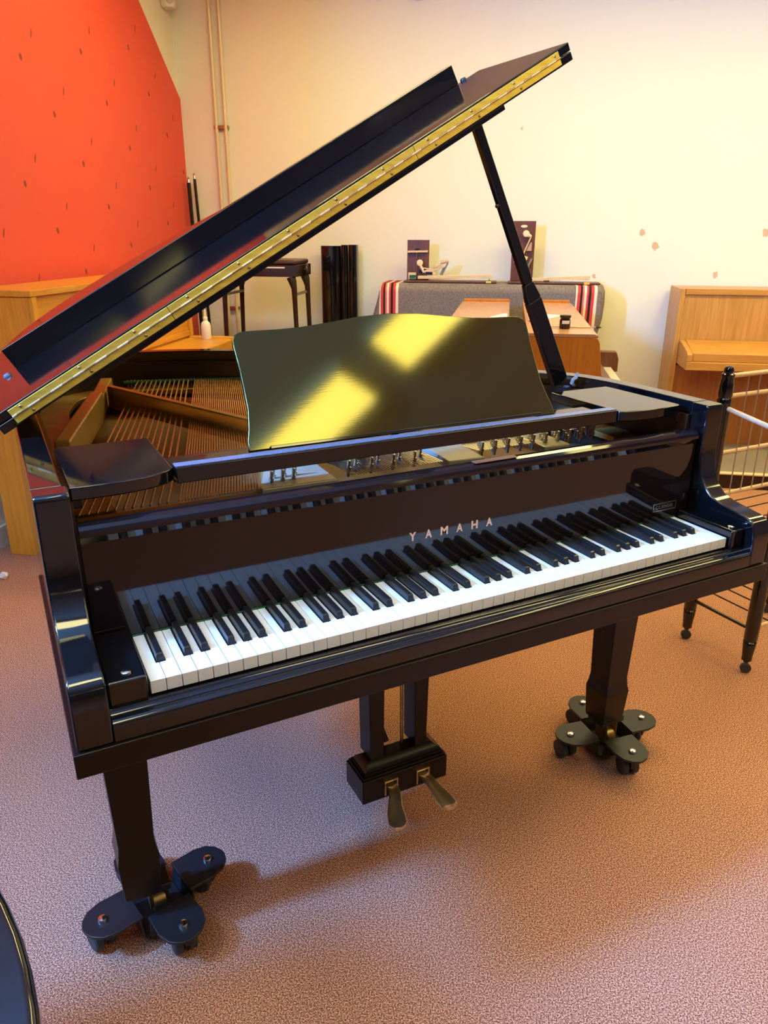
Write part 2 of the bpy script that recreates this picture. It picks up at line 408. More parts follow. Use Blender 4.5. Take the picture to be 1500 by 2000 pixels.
# red boarding on the left wall, cut off along a slope near the back corner
ES = .892; EZ = 2.170
bm = B(); u1 = WB-.002
prism(bm, [(WL+.001, .4, .55), (WL+.001, u1, .55), (WL+.001, u1, EZ), (WL+.001, u1-(2.98-EZ)/ES, 2.98), (WL+.001, .4, 2.98)], (.019, 0, 0))
struct('trim_1', bm, RED)
struct('baseboard_left', box(B(), WL, WL+.018, WF, WB-.02, 0, .10), WHITEW, .003)
struct('baseboard_back', box(B(), WL+.02, WR, WB-.018, WB, 0, .10), WHITEW, .003)
T = .05
for k, (a_, b_, WZ0, WZ1) in enumerate(WINS):
    bm = B()
    for q in ((a_, a_+T, WZ0, WZ1), (b_-T, b_, WZ0, WZ1), (a_+T, b_-T, WZ0, WZ0+T), (a_+T, b_-T, WZ1-T, WZ1)):
        box(bm, WL-.14, WL-.09, *q)
    wf = struct('window_%d' % (k+1), bm, WHITEW, .003)
    struct('glass', box(B(), WL-.118, WL-.112, a_+T, b_-T, WZ0+T, WZ1-T), PANE, parent=wf)
    struct('sill', box(B(), WL-.09, WL+.05, a_-.02, b_+.02, WZ0-.03, WZ0), WHITEW, .004, parent=wf)

# ceiling light panels; the two leftmost are added fill for floor and keys
for (v0, v1) in ((-1.30, -.91), (.05, .44), (1.92, 2.31), (3.9, 4.29), (4.75, 5.05)):
    for u0 in ((-1.3,) if v0 < 1 else (-6.1, -8.0+.1) if v0 > 4.5 else (-1.3, .1, 1.5)):
        vc = (v0+v1)/2; uc = u0+.6
        t = thing('ceiling_light', 'long warm ceiling light panel', 'ceiling light', (vc, uc, CZ), True, 'ceiling light panels')
        bm = B()
        for a in ((v0, v0+.02, u0, u0+1.2), (v1-.02, v1, u0, u0+1.2), (v0+.02, v1-.02, u0, u0+.02), (v0+.02, v1-.02, u0+1.18, u0+1.2)):
            box(bm, a[0], a[1], a[2], a[3], CZ-.06, CZ-.002)
        obj('frame', bm, WHITEW, t)
        obj('diffuser', box(B(), v0+.021, v1-.021, u0+.021, u0+1.179, CZ-.045, CZ-.035), DIFF if 1 < v0 < 3 or v0 > 4.5 else DIFFC, t)
for v0 in (-1.2, .4, 2.0, 3.6):  # unseen row added to brighten the back wall and red corner
    u0, u1 = 2.75, 3.14
    t = thing('ceiling_light', 'unseen warm ceiling panel added to brighten the back wall', 'ceiling light', (v0+.6, u0+.2, CZ), True, 'added wall-brightening panels')
    bm = B()
    for a in ((v0, v0+1.2, u0, u0+.02), (v0, v0+1.2, u1-.02, u1), (v0, v0+.02, u0+.02, u1-.02), (v0+1.18, v0+1.2, u0+.02, u1-.02)):
        box(bm, a[0], a[1], a[2], a[3], CZ-.06, CZ-.002)
    obj('frame', bm, WHITEW, t)
    obj('diffuser', box(B(), v0+.021, v0+1.179, u0+.021, u1-.021, CZ-.045, CZ-.035), DIFFB, t)

# ------------------------------------------------------------------ THE GRAND PIANO (z given above the key tops; K lifts it)
K = .74
W = 1.2225; L = .1455
XL, XR, AT = -.112, 1.315, .05           # outer sides and arm thickness
RT = .26                                  # rim top
def kz(p): return (p[0], p[1], p[2]+K)
def kbox(bm, x0, x1, y0, y1, z0, z1): return box(bm, x0, x1, y0, y1, z0+K, z1+K)
gp = thing('grand_piano', 'black lacquered baby grand piano with raised lid and gold-reflecting music desk, standing on dollies', 'grand piano', (.6, .6, 0))
OUT = [(XL, .18), (XL, .6), (XL, 1.05), (-.095, 1.25), (-.03, 1.43), (.10, 1.525), (.30, 1.53), (.57, 1.435), (.80, 1.25), (.97, 1.03), (1.09, .84), (1.20, .695), (1.27, .595), (1.303, .50), (XR, .38), (XR, .18)]
def outline(k=7): return [(p.x, p.y) for p in spline([(x, y, 0) for x, y in OUT], k)]
def offset(pl, d):
    out = []
    for i in range(len(pl)):
        a = Vector(pl[max(i-1, 0)]); b = Vector(pl[min(i+1, len(pl)-1)]); t = (b-a).normalized()
        out.append((pl[i][0]+t.y*d, pl[i][1]-t.x*d))
    return out
OL = outline()
def ribbon(bm, outer, inner, z0, z1):
    n = len(outer)
    g = [[bm.verts.new((p[0], p[1], z)) for p in pl] for pl, z in ((outer, z0), (outer, z1), (inner, z1), (inner, z0))]
    for i in range(n-1):
        for a in range(4):
            b = (a+1) % 4; bm.faces.new((g[a][i], g[a][i+1], g[b][i+1], g[b][i]))
    bm.faces.new([g[a][0] for a in range(4)]); bm.faces.new([g[a][-1] for a in (3, 2, 1, 0)])
    bmesh.ops.recalc_face_normals(bm, faces=bm.faces); return bm
obj('rim', ribbon(B(), OL, offset(OL, AT-.006), K-.063, K+RT), LACQ, gp, .003)
# soundboard and lower frame inside the rim
inn = offset(OL, AT-.004)
obj('soundboard', prism(B(), [(x, y, K+.07) for x, y in inn], (0, 0, .012)), BOARD, gp)
# inner lining of the rim (dark veneer), seen below the lid
obj('inner_rim', ribbon(B(), offset(OL, AT-.004), offset(OL, AT+.006), K+.084, K+RT-.03), INNER, gp)
# arms (cheeks)
AP = [(.178, RT), (.138, RT), (.1335, RT-.006), (.133, .20), (.1345, .165), (.133, .135), (.126, .105), (.112, .080), (.092, .0615), (.065, .052), (.030, .047), (-.006, .0425),
      (-.020, .038), (-.0275, .030), (-.030, .021), (-.033, .010), (-.035, -.01), (-.035, -.063), (.178, -.063)]
for x0 in (XL, XR-AT):
    obj('arm', prism(B(), [(x0, y, z+K) for y, z in AP], (AT, 0, 0)), LACQ, gp, .004, 3, ang=30)
# bottom board with a thin proud ledge
bm = B(); kbox(bm, XL-.006, XR+.006, -.040, .62, -.104, -.064)
obj('key_bed', bm, SATIN, gp, .002)
ZB = -.104
# key slip with moulded top edge
KS = [(-.035, -.063), (-.035, -.040), (-.0335, -.034), (-.029, -.0305), (-.022, -.030), (-.016, -.0315), (-.012, -.0295), (-.009, -.0245), (-.005, -.0235), (-.003, -.026), (-.003, -.063)]
obj('key_slip', prism(B(), [(XL+AT+.001, y, z+K) for y, z in KS], (XR-XL-2*AT-.002, 0, 0)), LACQ, gp, .0008, 2, ang=50)
obj('key_frame', kbox(B(), XL+AT+.001, XR-AT-.001, 0, .30, -.063, -.026), SATIN, gp)
# cheek blocks
for x0, x1, sx in ((XL+AT+.001, -.004, -.030), (W+.004, XR-AT-.001, W+.022)):
    c = obj('cheek_block', kbox(B(), x0, x1, -.010, L-.002, -.026, .018), LACQ, gp, .005, 3)
    bm = B(); lathe(bm, [(.0075, 0), (.0075, .0015), (.006, .0025), (.0005, .003)], (sx, .012, K+.0182), n=16)
    obj('screw', bm, CHROME, c)
# white keys
BO = {1: .92, 3: 2.08, 6: 3.89, 8: 5.0, 10: 6.11}
ww = W/52
blacks = [1.11*ww]
for o_ in range(7):
    for s_ in BO.values(): blacks.append((2+7*o_+s_)*ww)
bw, yb = .0137, .0500
for i in range(52):
    x0, x1 = i*ww+.0005, (i+1)*ww-.0005
    l, r = x0, x1
    for c in blacks:
        if c-bw/2-.001 <= x0 < c+bw/2+.001: l = c+bw/2+.001
        if c-bw/2-.001 < x1 <= c+bw/2+.001: r = c-bw/2-.001
    ye = L-.0005
    pl = [(x0, 0)] + [(x1, 0)] + ([(x1, yb-.002), (r, yb-.002)] if r < x1 else []) + [(r, ye), (l, ye)] + ([(l, yb-.002), (x0, yb-.002)] if l > x0 else [])
    obj('white_key', prism(B(), [(x, y, K-.0215) for x, y in pl], (0, 0, .0215)), IVORY, gp, .0006, 2, ang=25)
bkm = None
for c in blacks:
    if bkm is None:
        bm = B(); vs = []
        for y, z, h in ((yb, -.006, bw/2), (yb+.0035, .0105, .0052), (yb+.0065, .012, .0048), (L-.0005, .0125, .0048), (L-.0005, -.006, bw/2)):
            vs.append([bm.verts.new((c+s*h, y, K+z)) for s in (-1, 1)])
        for a, b in zip(vs, vs[1:]+vs[:1]): bm.faces.new((a[0], a[1], b[1], b[0]))
        bm.faces.new([v[0] for v in vs]); bm.faces.new([v[1] for v in vs][::-1])
        bmesh.ops.recalc_face_normals(bm, faces=bm.faces)
        bkm = obj('black_key', bm, EBONY, gp, .0012, 2, ang=25); c0 = c
    else:
        o = bkm.copy(); C.objects.link(o); o.location.x += c-c0
# red-green felt strip at the key tails
obj('name_felt', kbox(B(), 0, W, L-.0004, L+.0014, .0, .0022), GREEN, gp)
# fallboard: vertical panel with a rounded nose on top
FB = [(L, .003), (L, .171), (L-.0002, .1722), (L-.003, .178), (L-.006, .184), (L-.0065, .190), (L-.004, .1955), (L+.002, .200), (L+.010, .2025), (L+.019, .203), (L+.022, .198), (L+.022, .003)]
fx0, fx1 = XL+AT+.006, XR-AT-.006
fb = obj('fallboard', prism(B(), [(fx0, y+.0016, z+K) for y, z in FB], (fx1-fx0, 0, 0)), LACQW, gp, 0, ang=12)
obj('hinge_pivot', kbox(B(), fx1-.020, fx1-.014, L-.0008, L+.001, .035, .055), CHROME, fb)
obj('maker_tag', kbox(B(), .66, .76, L+.004, L+.019, .2032, .2046), M('copper_tag', (.50, .30, .20), .35, .8, var=.1, vscale=30), fb)
# lettering on the fallboard
def text_mesh(ch, size, bold=.0):
    cu = bpy.data.curves.new('t', 'FONT'); cu.body = ch; cu.size = size; cu.extrude = .0004; cu.offset = bold; cu.align_x = 'CENTER'
    to = bpy.data.objects.new('t', cu); C.objects.link(to)
    bpy.context.view_layer.update()
    me = bpy.data.meshes.new_from_object(to.evaluated_get(bpy.context.evaluated_depsgraph_get()))
    bpy.data.objects.remove(to); bm = B(); bm.from_mesh(me); bpy.data.meshes.remove(me); return bm
def put_text(bm, x, y, z, height=None, width=None):
    xs = [v.co.x for v in bm.verts]; ys = [v.co.y for v in bm.verts]
    sx = sy = 1.0
    if height: sy = height/(max(ys)-min(ys)); sx = sy
    if width: sx = width/(max(xs)-min(xs))
    cx = (max(xs)+min(xs))/2; y0 = min(ys)
    for v in bm.verts: v.co = Vector((x+(v.co.x-cx)*sx, y-v.co.z, z+(v.co.y-y0)*sy))
    return bm
for i, ch in enumerate('YAMAHA'):
    bm = put_text(text_mesh(ch, .022, .0007), .5225+i*.0350, L+.0013, K+.070, height=.0172, width=.0148 if ch != 'M' else .0165)
    obj('letter', bm, LETTER, fb, smooth=False)
bm = B()
for a in ((1.150, 1.222, .0215, .0235), (1.150, 1.222, .0385, .0405), (1.150, 1.152, .0235, .0385), (1.220, 1.222, .0235, .0385)):
    kbox(bm, a[0], a[1], L+.0002, L+.0015, a[2], a[3])
obj('name_plate_border', bm, STEEL, fb)
obj('name_plate_text', put_text(text_mesh('C.C.BENDER', .012, .0001), 1.186, L+.0011, K+.0275, height=.0075, width=.054), STEEL, fb, smooth=False)
# pin block / dark strip behind the fallboard, plate, webs
obj('pin_block', kbox(B(), XL+AT, XR-AT, L+.03, .262, -.02, .158), INNER, gp)
bm = B()
inp = offset(OL, AT+.008)
gold_outer = [p for p in inp]
ribbon(bm, [(x, y) for x, y in inp if y > .3], [(x, y) for x, y in offset(OL, AT+.085) ][len([1 for x, y in inp[:len(inp)//2] if y <= .3]):len(OL)-len([1 for x, y in inp[len(inp)//2:] if y <= .3])], K+.14, K+.155)
obj('iron_plate', bm, GOLD, gp, .003)
bm = B()
kbox(bm, XL+AT+.012, .44, .264, .29, .14, .165); kbox(bm, .44, XR-AT-.012, .264, .275, .14, .165)
obj('plate_flange', bm, GOLD, gp, .002)
for xa, xb, w_ in ((.345, .350, .15), (.715, .735, .085), (.955, .965, .07)):
    obj('plate_web', obox(B(), (xa, .262, K+.166), (xb, .45, K+.166), w_, .02), PLATEW, gp, .003)
# two tall plate struts meeting in a V
st = [((.145, 1.215), (.385, .665), 'z')]
bm = B(); obox(bm, (.145, 1.20, K+.185), (.39, .655, K+.178), .022, .062); obox(bm, (.39, .655, K+.178), (.52, .36, K+.175), .022, .050, w1=.03)
obj('plate_strut', bm, GOLD, gp, .004)
bm = B(); obox(bm, (.165, 1.42, K+.175), (.10, 1.13, K+.178), .035, .05); obox(bm, (.10, 1.13, K+.178), (-.03, .66, K+.172), .034, .074); obox(bm, (-.03, .66, K+.172), (-.05, .45, K+.165), .034, .05)
obj('plate_strut', bm, GOLD, gp, .005)
bm = B(); obox(bm, (.74, .40, K+.18), (.62, 1.2, K+.175), .025, .045); obox(bm, (.96, .40, K+.18), (.86, 1.0, K+.175), .025, .045)
obj('plate_strut', bm, GOLD, gp, .004)
# bass strings: fan out from front left to the hitch line
def hitch(x): return 1.455-.235*(x-.2)-.10*(x-.2)**2
xs = [-.048+.0145*i for i in range(12)]+[.132+.0056*i for i in range(27)]
for x0 in xs:
    for y in [1.2]:
        y = 1.4
        for _ in range(5): y = hitch(x0+.27*(y-.3))
    bm = B(); tube(bm, [(x0-.012, .268, K+.176), (x0+.27*.06, .36, K+.181), (x0+.27*(y-.3), y, K+.176)], .0021 if x0 < .13 else .0015, 6)
    obj('bass_string', bm, COPPER, gp)
# bluish steel tenor strings and treble strings
for i in range(34):
    x0 = .455+.0062*i
    obj('steel_string', tube(B(), [(x0, .268, K+.176), (x0-.01, .40, K+.178), (x0-.17+.003*i, 1.25-.008*i, K+.165)], .0011, 5), STEEL, gp)
for i in range(26):
    x0 = .775+.0072*i if i < 24 else .985+.0072*(i-24)
    obj('steel_string', tube(B(), [(x0, .300, K+.176), (x0-.10+.002*i, .95-.012*i, K+.165)], .0010, 5), STEEL, gp)
# green felt and hitch pins along the far plate
pts = [(x, hitch(x)+.012, K+.172) for x in [.22+.03*i for i in range(14)]]
bm = B(); tube(bm, pts, .009, 8, (1, .7)); obj('hitch_felt', bm, GREEN, gp)
bm0 = None
for i in range(36):
    x = .235+.0105*i; y = hitch(x)+.035
    bm = B(); lathe(bm, [(.0022, 0), (.0022, .022), (.0008, .024)], (x, y, K+.152), n=6); obj('hitch_pin', bm, BRASSD, gp)
# tuning pins
pins = []
for i in range(30): pins.append((.775+.0115*i, .298+.022*(i % 3)))
for i in range(14): pins.append((.30+.011*i if i < 6 else .46+.0155*(i-6)*1.6, .30+.02*(i % 2)))
for i, (x, y) in enumerate(pins):
    bm = B(); lathe(bm, [(.0036, 0), (.0036, .012), (.0048, .013), (.0048, .020), (.0034, .021), (.0034, .034), (.001, .035)], (x, y, K+.164), (0, -.15, 1), 8)
    obj('tuning_pin', bm, STEEL, gp)
# music desk rail (front board between the side blocks) and ledge
bm = B(); kbox(bm, .108, 1.066, .205, .232, .228, .2555)
obj('desk_rail', bm, LACQ, gp, .002)
obj('desk_rail_top', kbox(B(), .108, 1.066, .208, .2295, .2556, .2572), M('dusty_blue_grey_top', (.12, .14, .22), .30, var=.4, vscale=300), gp)
obj('desk_ledge', kbox(B(), .108, 1.066, .2325, .30, .222, .246), LACQ, gp, .002)
# side blocks (shelves beside the desk), one inner front corner rounded
def side_block(xa, xb, flip):
    pts = []
    R_ = .045; n = 8
    y0, y1 = .190, .435
    if flip:      # right block, rounded at its inner (left) front corner
        pts = [(xb, y1), (xa, y1), (xa, y0+.018)]
        pts += [(xa+.012*(1-math.cos(t)), y0+.018-.012*math.sin(t)) for t in [math.pi/2*k/4 for k in range(1, 5)]]
        pts += [(xa+(xb-xa)*f, y0+.004-.008*math.sin(math.pi*f)) for f in (.3, .5, .7, .9)] + [(xb, y0+.006)]
    else:
        pts = [(xa, y1), (xa, y0-.006)] + [(xa+(xb-xa)*f, y0-.006-.006*math.sin(math.pi*f)+.02*f*f) for f in (.2, .4, .6, .75)] + [(xb-.012, y0+.016), (xb, y0+.03), (xb, y1)]
    return prism(B(), [(x, y, K+.2305) for x, y in pts], (0, 0, .0225))
obj('side_shelf', side_block(XL+AT+.003, .106, False), LACQ, gp, .003, 3)
obj('side_shelf', side_block(1.068, XR-AT-.018, True), LACQ, gp, .003, 3)
# rails the desk slides on
for x0, x1 in ((XL+AT-.002, XL+AT+.02), (XR-AT-.02, XR-AT+.002)): obj('desk_runner', kbox(B(), x0, x1, .20, .44, .212, .2295), INNER, gp)
obj('desk_runner', kbox(B(), XL+AT, XR-AT, .40, .43, .195, .2115), INNER, gp)
# music desk: shaped panel leaning back
DP = [(-.338, .0), (-.337, .018), (-.331, .04), (-.325, .075), (-.324, .115), (-.324, .15), (-.326, .19), (-.326, .206), (-.321, .216), (-.310, .2215), (-.295, .223), (-.235, .2235), (-.19, .2255), (-.13, .232), (-.07, .240), (0, .244)]
DP = DP + [(-x, y) for x, y in DP[-2::-1]]
dx0 = .582; d30 = math.radians(30.3); ds, dc = math.sin(d30), math.cos(d30)
def dk(x, s, t=0): return (dx0+x, .240+s*ds+t*dc, K+.2575+s*dc-t*ds)
bm = B(); prism(bm, [dk(x, s) for x, s in DP], (0, .010*dc, -.010*ds))
dk_o = obj('music_desk', bm, DESKM, gp, .0015, 2)
bm = B(); obox(bm, dk(-.30, .0015, -.0035), dk(.30, .0015, -.0035), .006, .003, (0, dc, -ds)); obj('desk_lip', bm, LACQ, dk_o, .001)
bm = B(); obox(bm, dk(.05, .16, .012), (.62, .455, K+.2305), .014, .01); obj('desk_prop', bm, LACQ, dk_o)
# ---- lid (rotated about the bass side)
TH = math.radians(29.6); P0 = Vector((-.134, .50, K+.270)); Sx = Vector((math.cos(TH), 0, math.sin(TH))); Nn = Vector((-math.sin(TH), 0, math.cos(TH)))
def ld_(s, y, t): return P0+Sx*s+Vector((0, y-.5, 0))+Nn*t
def lprism(bm, sy, t0, t1): return prism(bm, [ld_(s, y, t0) for s, y in sy], Nn*(t1-t0))
def lbox(bm, s0, s1, y0, y1, t0, t1): return lprism(bm, [(s0, y0), (s1, y0), (s1, y1), (s0, y1)], t0, t1)
LO = [(0, .5), (0, 1.05), (.02, 1.27), (.085, 1.46), (.22, 1.555), (.43, 1.56), (.72, 1.46), (.95, 1.27), (1.12, 1.05), (1.24, .86), (1.35, .70), (1.41, .60), (1.43, .5)]
LOs = [(0, .5)]+[(p.x, p.y) for p in spline([(s, y, 0) for s, y in LO[1:]], 6)]
lid = obj('lid', lprism(B(), LOs, 0, .0175), LACQ, gp, .002)
obj('underside_batten', lbox(B(), .16, 1.228, .505, .55, -.010, -.0003), LACQ, lid, .001)
flap = obj('front_flap', lbox(B(), 0, 1.43, .5, .845, .0190, .0365), LACQ, gp, .002)
obj('flange', lbox(B(), .071, 1.352, .832, .850, .0368, .083), LACQ, flap, .002)
for s in (.05, 1.352):
    bm = B(); lathe(bm, [(.008, 0), (.008, .003), (.006, .006), (.001, .007)], ld_(s if s < 1 else 1.372, .80 if s < 1 else .838, .0366), Nn, 14)
    obj('rubber_bumper', bm, M('blue_grey_bumper', (.12, .15, .20), .25, var=.2, vscale=60) if s < 1 else RUBBER, flap)
for nm, t0, t1 in (('lower_hinge_leaf', .0042, .0172), ('upper_hinge_leaf', .0192, .0325)):
    bm = B()
    for s0, s1 in ((.032, .3765), (.3775, .985), (.986, 1.396)): lbox(bm, s0, s1, .4985, .49995, t0, t1)
    hl = obj(nm, bm, BRASS, gp, .0006)
    for i in range(12):
        s = .055+.1205*i+(.004 if 'upper' in nm else .018)+(.0 if i else -.004)
        if s > 1.385: continue
        bm = B(); lathe(bm, [(.0034, 0), (.0032, .0008), (.002, .0017), (.0005, .002)], ld_(s, .4985, (t0+t1)/2+(.001 if 'upper' in nm else -.001)), (0, -1, 0), 10)
        obj('screw', bm, BRASSD, hl)
bm = B(); tube(bm, [ld_(.032, .4975, .0182), ld_(1.396, .4975, .0182)], .0022, 8)
obj('hinge_knuckle', bm, PIN, gp)
# lid prop: thin stick that thickens towards its foot
pb = Vector((1.186, .545, K+.250)); pt = ld_(1.172, .545, -.011)
bm = B(); mid = pb.lerp(pt, .36); mid2 = pb.lerp(pt, .30)
obox(bm, pb, mid, .046, .020, (0, 1, 0), w1=.042); obox(bm, mid, pb.lerp(pt, .43), .042, .020, (0, 1, 0), w1=.025, h1=.018); obox(bm, pb.lerp(pt, .43), pt, .025, .018, (0, 1, 0), w1=.021)
pr = obj('lid_prop', bm, LACQ, gp, .003)
bm = B(); c = pb.lerp(pt, .735); lathe(bm, [(.004, 0), (.005, .006), (.003, .009)], c+Vector((-.010, -.004, -.006)), (-.9, -.2, -.35), 8); obj('prop_stud', bm, EBONY, pr)
bm = B(); tube(bm, [(1.222, .528, K+.240), (1.211, .524, K+.247), (1.211, .522, K+.258), (1.221, .522, K+.263), (1.228, .524, K+.275)], [.005, .006, .005, .0055, .003], 8, (1, .5)); obj('prop_hook', bm, GREYM, gp)
# ---- legs
def leg_bm(xc, yc, zb=.130):
    bm = B(); zt = K+ZB-.0005
    rings = [(.0436, zt), (.0335, .268), (.0335, .262), (.0360, .240), (.0390, .226), (.0390, .222), (.0345, .138), (.0325, zb)]
    vs = [[bm.verts.new((xc+i*h, yc+j*h, z)) for i, j in ((-1, -1), (1, -1), (1, 1), (-1, 1))] for h, z in rings]
    for a, b in zip(vs, vs[1:]):
        for k_ in range(4): bm.faces.new((a[k_], a[(k_+1) % 4], b[(k_+1) % 4], b[k_]))
    bm.faces.new(vs[0]); bm.faces.new(vs[-1][::-1]); bmesh.ops.recalc_face_normals(bm, faces=bm.faces); return bm
DC = ((0.0, .2755, 14), (1.221, .267, -8), (.50, 1.30, 20))
for (xc, yc), (cx, cy, _) in zip(((-.033, .247), (1.186, .249), (.50, 1.30)), DC):
    lg = obj('leg', leg_bm(xc, yc), SATIN, gp, .002)
    bm = B(); cxx, cyy = (cx, cy)
    for s in (-1, 1): box(bm, cxx+s*.017-.003, cxx+s*.017+.003, cyy-.020, cyy+.020, .045, .112)
    lathe(bm, [(.024, -.013), (.024, .013)], (cxx, cyy, .052), (1, 0, 0), 18)
    obj('caster', bm, BRASSD, lg, .0015)
    obj('caster_plate', box(B(), min(xc-.02, cxx-.022), max(xc+.02, cxx+.022), min(yc-.02, cyy-.02), max(yc+.02, cyy+.02), .1122, .1295), DOLLY, lg, .002)
# support block under the rear of the case for the third leg
obj('leg_plate', box(B(), .40, .60, 1.18, 1.40, K-.104, K-.0632), SATIN, gp, .002)
bm = B()
obox(bm, (.2, .6, K-.09), (.47, 1.2, K-.09), .06, .05); obox(bm, (1.0, .6, K-.09), (.53, 1.2, K-.09), .06, .05); obox(bm, (.6, .6, K-.09), (.5, 1.2, K-.09), .06, .05)
obj('back_brace', bm, SATIN, gp)
# ---- pedal lyre
ly0, ly1 = .268, .352
lx0, lx1 = .472, .700
lyre = obj('pedal_box', box(B(), lx0, lx1, ly0, ly1+.01, .105, .168), SATIN, gp, .003)
bm = B()
for i, (d, z0, z1) in enumerate(((.004, .168, .174), (.009, .174, .180))): box(bm, lx0+d, lx1-d, ly0+d, ly1+.01-d, z0, z1)
vs = []
for d, z in ((.012, .180), (.016, .188), (.026, .196), (.030, .199)):
    vs.append([bm.verts.new(p+(z,)) for p in ((lx0+d, ly0+d), (lx1-d, ly0+d), (lx1-d, ly1+.01-d), (lx0+d, ly1+.01-d))])
for a, b in zip(vs, vs[1:]):
    for k_ in range(4): bm.faces.new((a[k_], a[(k_+1) % 4], b[(k_+1) % 4], b[k_]))
bm.faces.new(vs[0][::-1]); bm.faces.new(vs[-1]); bmesh.ops.recalc_face_normals(bm, faces=bm.faces)
obj('moulding', bm, SATIN, lyre, .0008)
for xa, xb, xc, xd in ((.506, .541, .500, .543), (.625, .656, .620, .662)):
    bm = B(); zt = K+ZB-.0005
    vs = [[bm.verts.new((x, y, z)) for x, y in ((a, ly0+.028), (b, ly0+.028), (b, ly0+.085), (a, ly0+.085))] for a, b, z in ((xa, xb, .199), (xc, xd, .5), (xc-.004, xd+.006, zt))]
    for a, b in zip(vs, vs[1:]):
        for k_ in range(4): bm.faces.new((a[k_], a[(k_+1) % 4], b[(k_+1) % 4], b[k_]))
    bm.faces.new(vs[0][::-1]); bm.faces.new(vs[-1]); bmesh.ops.recalc_face_normals(bm, faces=bm.faces)
    obj('lyre_post', bm, SATIN, gp, .002)
obj('pedal_rod', tube(B(), [(.604, .325, .199), (.604, .335, K+ZB-.0005)], .0042, 8), BRASSD, gp, label='thin brass pedal rod')
obj('lyre_brace', tube(B(), [(.572, .345, .199), (.50, .62, K+ZB-.001)], .007, 8), SATIN, gp)
def pedal(path, widths):
    bm = B(); pts = spline(path, 5); n = len(pts); ws = [widths[0]+(0)]*0
    rings = []
    for i, p in enumerate(pts):
        f = i/(n-1)*(len(widths)-1); k0 = int(min(f, len(widths)-2)); w_ = widths[k0]+(widths[k0+1]-widths[k0])*(f-k0)
        d = (pts[min(i+1, n-1)]-pts[max(i-1, 0)]).normalized(); s = d.cross(Vector((0, 0, 1))).normalized(); up = s.cross(d)
        prof = [(-1, 0), (-.92, .5), (-.75, .55), (-.3, .30), (.3, .30), (.75, .55), (.92, .5), (1, 0), (.85, -.5), (0, -.7), (-.85, -.5)]
        rings.append([bm.verts.new(p+s*a*w_+up*b*.008) for a, b in prof])
    for a, b in zip(rings, rings[1:]):
        m_ = len(a)
        for k_ in range(m_): bm.faces.new((a[k_], a[(k_+1) % m_], b[(k_+1) % m_], b[k_]))
    bm.faces.new(rings[0][::-1]); bm.faces.new(rings[-1]); bmesh.ops.recalc_face_normals(bm, faces=bm.faces)
    return bm
for pth, fx in ((((.546, .272, .137), (.541, .240, .137), (.524, .205, .122), (.514, .175, .113), (.512, .158, .114)), .546), (((.632, .272, .137), (.634, .240, .136), (.640, .205, .124), (.645, .172, .116), (.646, .157, .117)), .632)):
    pd = obj('pedal', pedal(pth, (.012, .013, .0165, .0220, .0225, .013)), PEDAL, gp, .001, 2, label='worn brass pedal')
    bm = B()
    for a in ((fx-.018, fx-.014, .112, .152), (fx+.014, fx+.018, .112, .152), (fx-.014, fx+.014, .148, .152)): box(bm, a[0], a[1], ly0-.002, ly0-.0002, a[2], a[3])
    obj('pedal_slot_trim', bm, PEDAL, pd)

# ------------------------------------------------------------------ dollies under the legs
def arm_shape(r0=.02, r1=.155, h=.045):
    return [(r0, -h), (r1-.050, -h-.002), (r1-.022, -h+.006), (r1-.006, -h+.022), (r1, -.006), (r1-.001, .006), (r1-.007, h-.022), (r1-.024, h-.005), (r1-.05, h+.002), (r0, h)]
def make_dolly(cx, cy, rot, label):
    t = thing('piano_dolly', label, 'dolly', (cx, cy, 0), group='piano dollies')
    t.rotation_euler = (0, 0, math.radians(rot))
    O = Vector((cx, cy, 0))
    bm = B(); box(bm, cx-.05, cx+.05, cy-.05, cy+.05, .020, .027); obj('cup_plate', bm, DOLLY, t, .001)
    for q in range(4):
        a = math.pi/2*q; R_ = Matrix.Rotation(a, 4, 'Z')
        bm = B()
        vs = [(x, y) for x, y in arm_shape(.052)]
        prism(bm, [(x, y, .069) for x, y in vs], (0, 0, .007))
        prism(bm, [(.050, -.045, .0205), (.056, -.045, .069), (.062, -.045, .076), (.055, -.045, .0205)], (0, .09, 0))
        bmesh.ops.transform(bm, matrix=Matrix.Translation(O) @ R_, verts=bm.verts)
        ar = obj('arm', bm, DOLLY, t, .0012)
        bm = B(); lathe(bm, [(.0095, 0), (.0098, .0025), (.0078, .0065), (.001, .0085)], (.116, 0, .0762), n=14)
        bmesh.ops.transform(bm, matrix=Matrix.Translation(O) @ R_, verts=bm.verts); obj('bolt', bm, CHROME, ar)
        bm = B(); lathe(bm, [(.022, .060), (.024, .062), (.024, .0685)], (.116, 0, 0), n=18)
        sw = Matrix.Translation((.116, 0, 0)) @ Matrix.Rotation(math.radians(35-15*q)-a, 4, 'Z')
        b2 = B(); box(b2, -.004, .006, -.010, .020, .028, .0615); bmesh.ops.transform(b2, matrix=sw, verts=b2.verts)
        me = bpy.data.meshes.new('x'); b2.to_mesh(me); b2.free(); bm.from_mesh(me); bpy.data.meshes.remove(me)
        bmesh.ops.transform(bm, matrix=Matrix.Translation(O) @ R_, verts=bm.verts)
        cs = obj('caster', bm, DOLLY, t, .001)
        for s in (-1, 1):
            bm = B(); lathe(bm, [(.022, -.009), (.0255, -.006), (.0255, .006), (.022, .009), (.006, .0105)], (s*.014, .016, .0256), (1, 0, 0), 20)
            bmesh.ops.transform(bm, matrix=Matrix.Translation(O) @ R_ @ sw, verts=bm.verts); obj('wheel', bm, RUBBER, cs)
    return t
d0 = make_dolly(*DC[0], 'black four-arm dolly with casters under the front left piano leg')
dup(d0, (DC[1][0], DC[1][1], 0), math.radians(DC[1][2]), 'black four-arm dolly with casters under the front right piano leg')
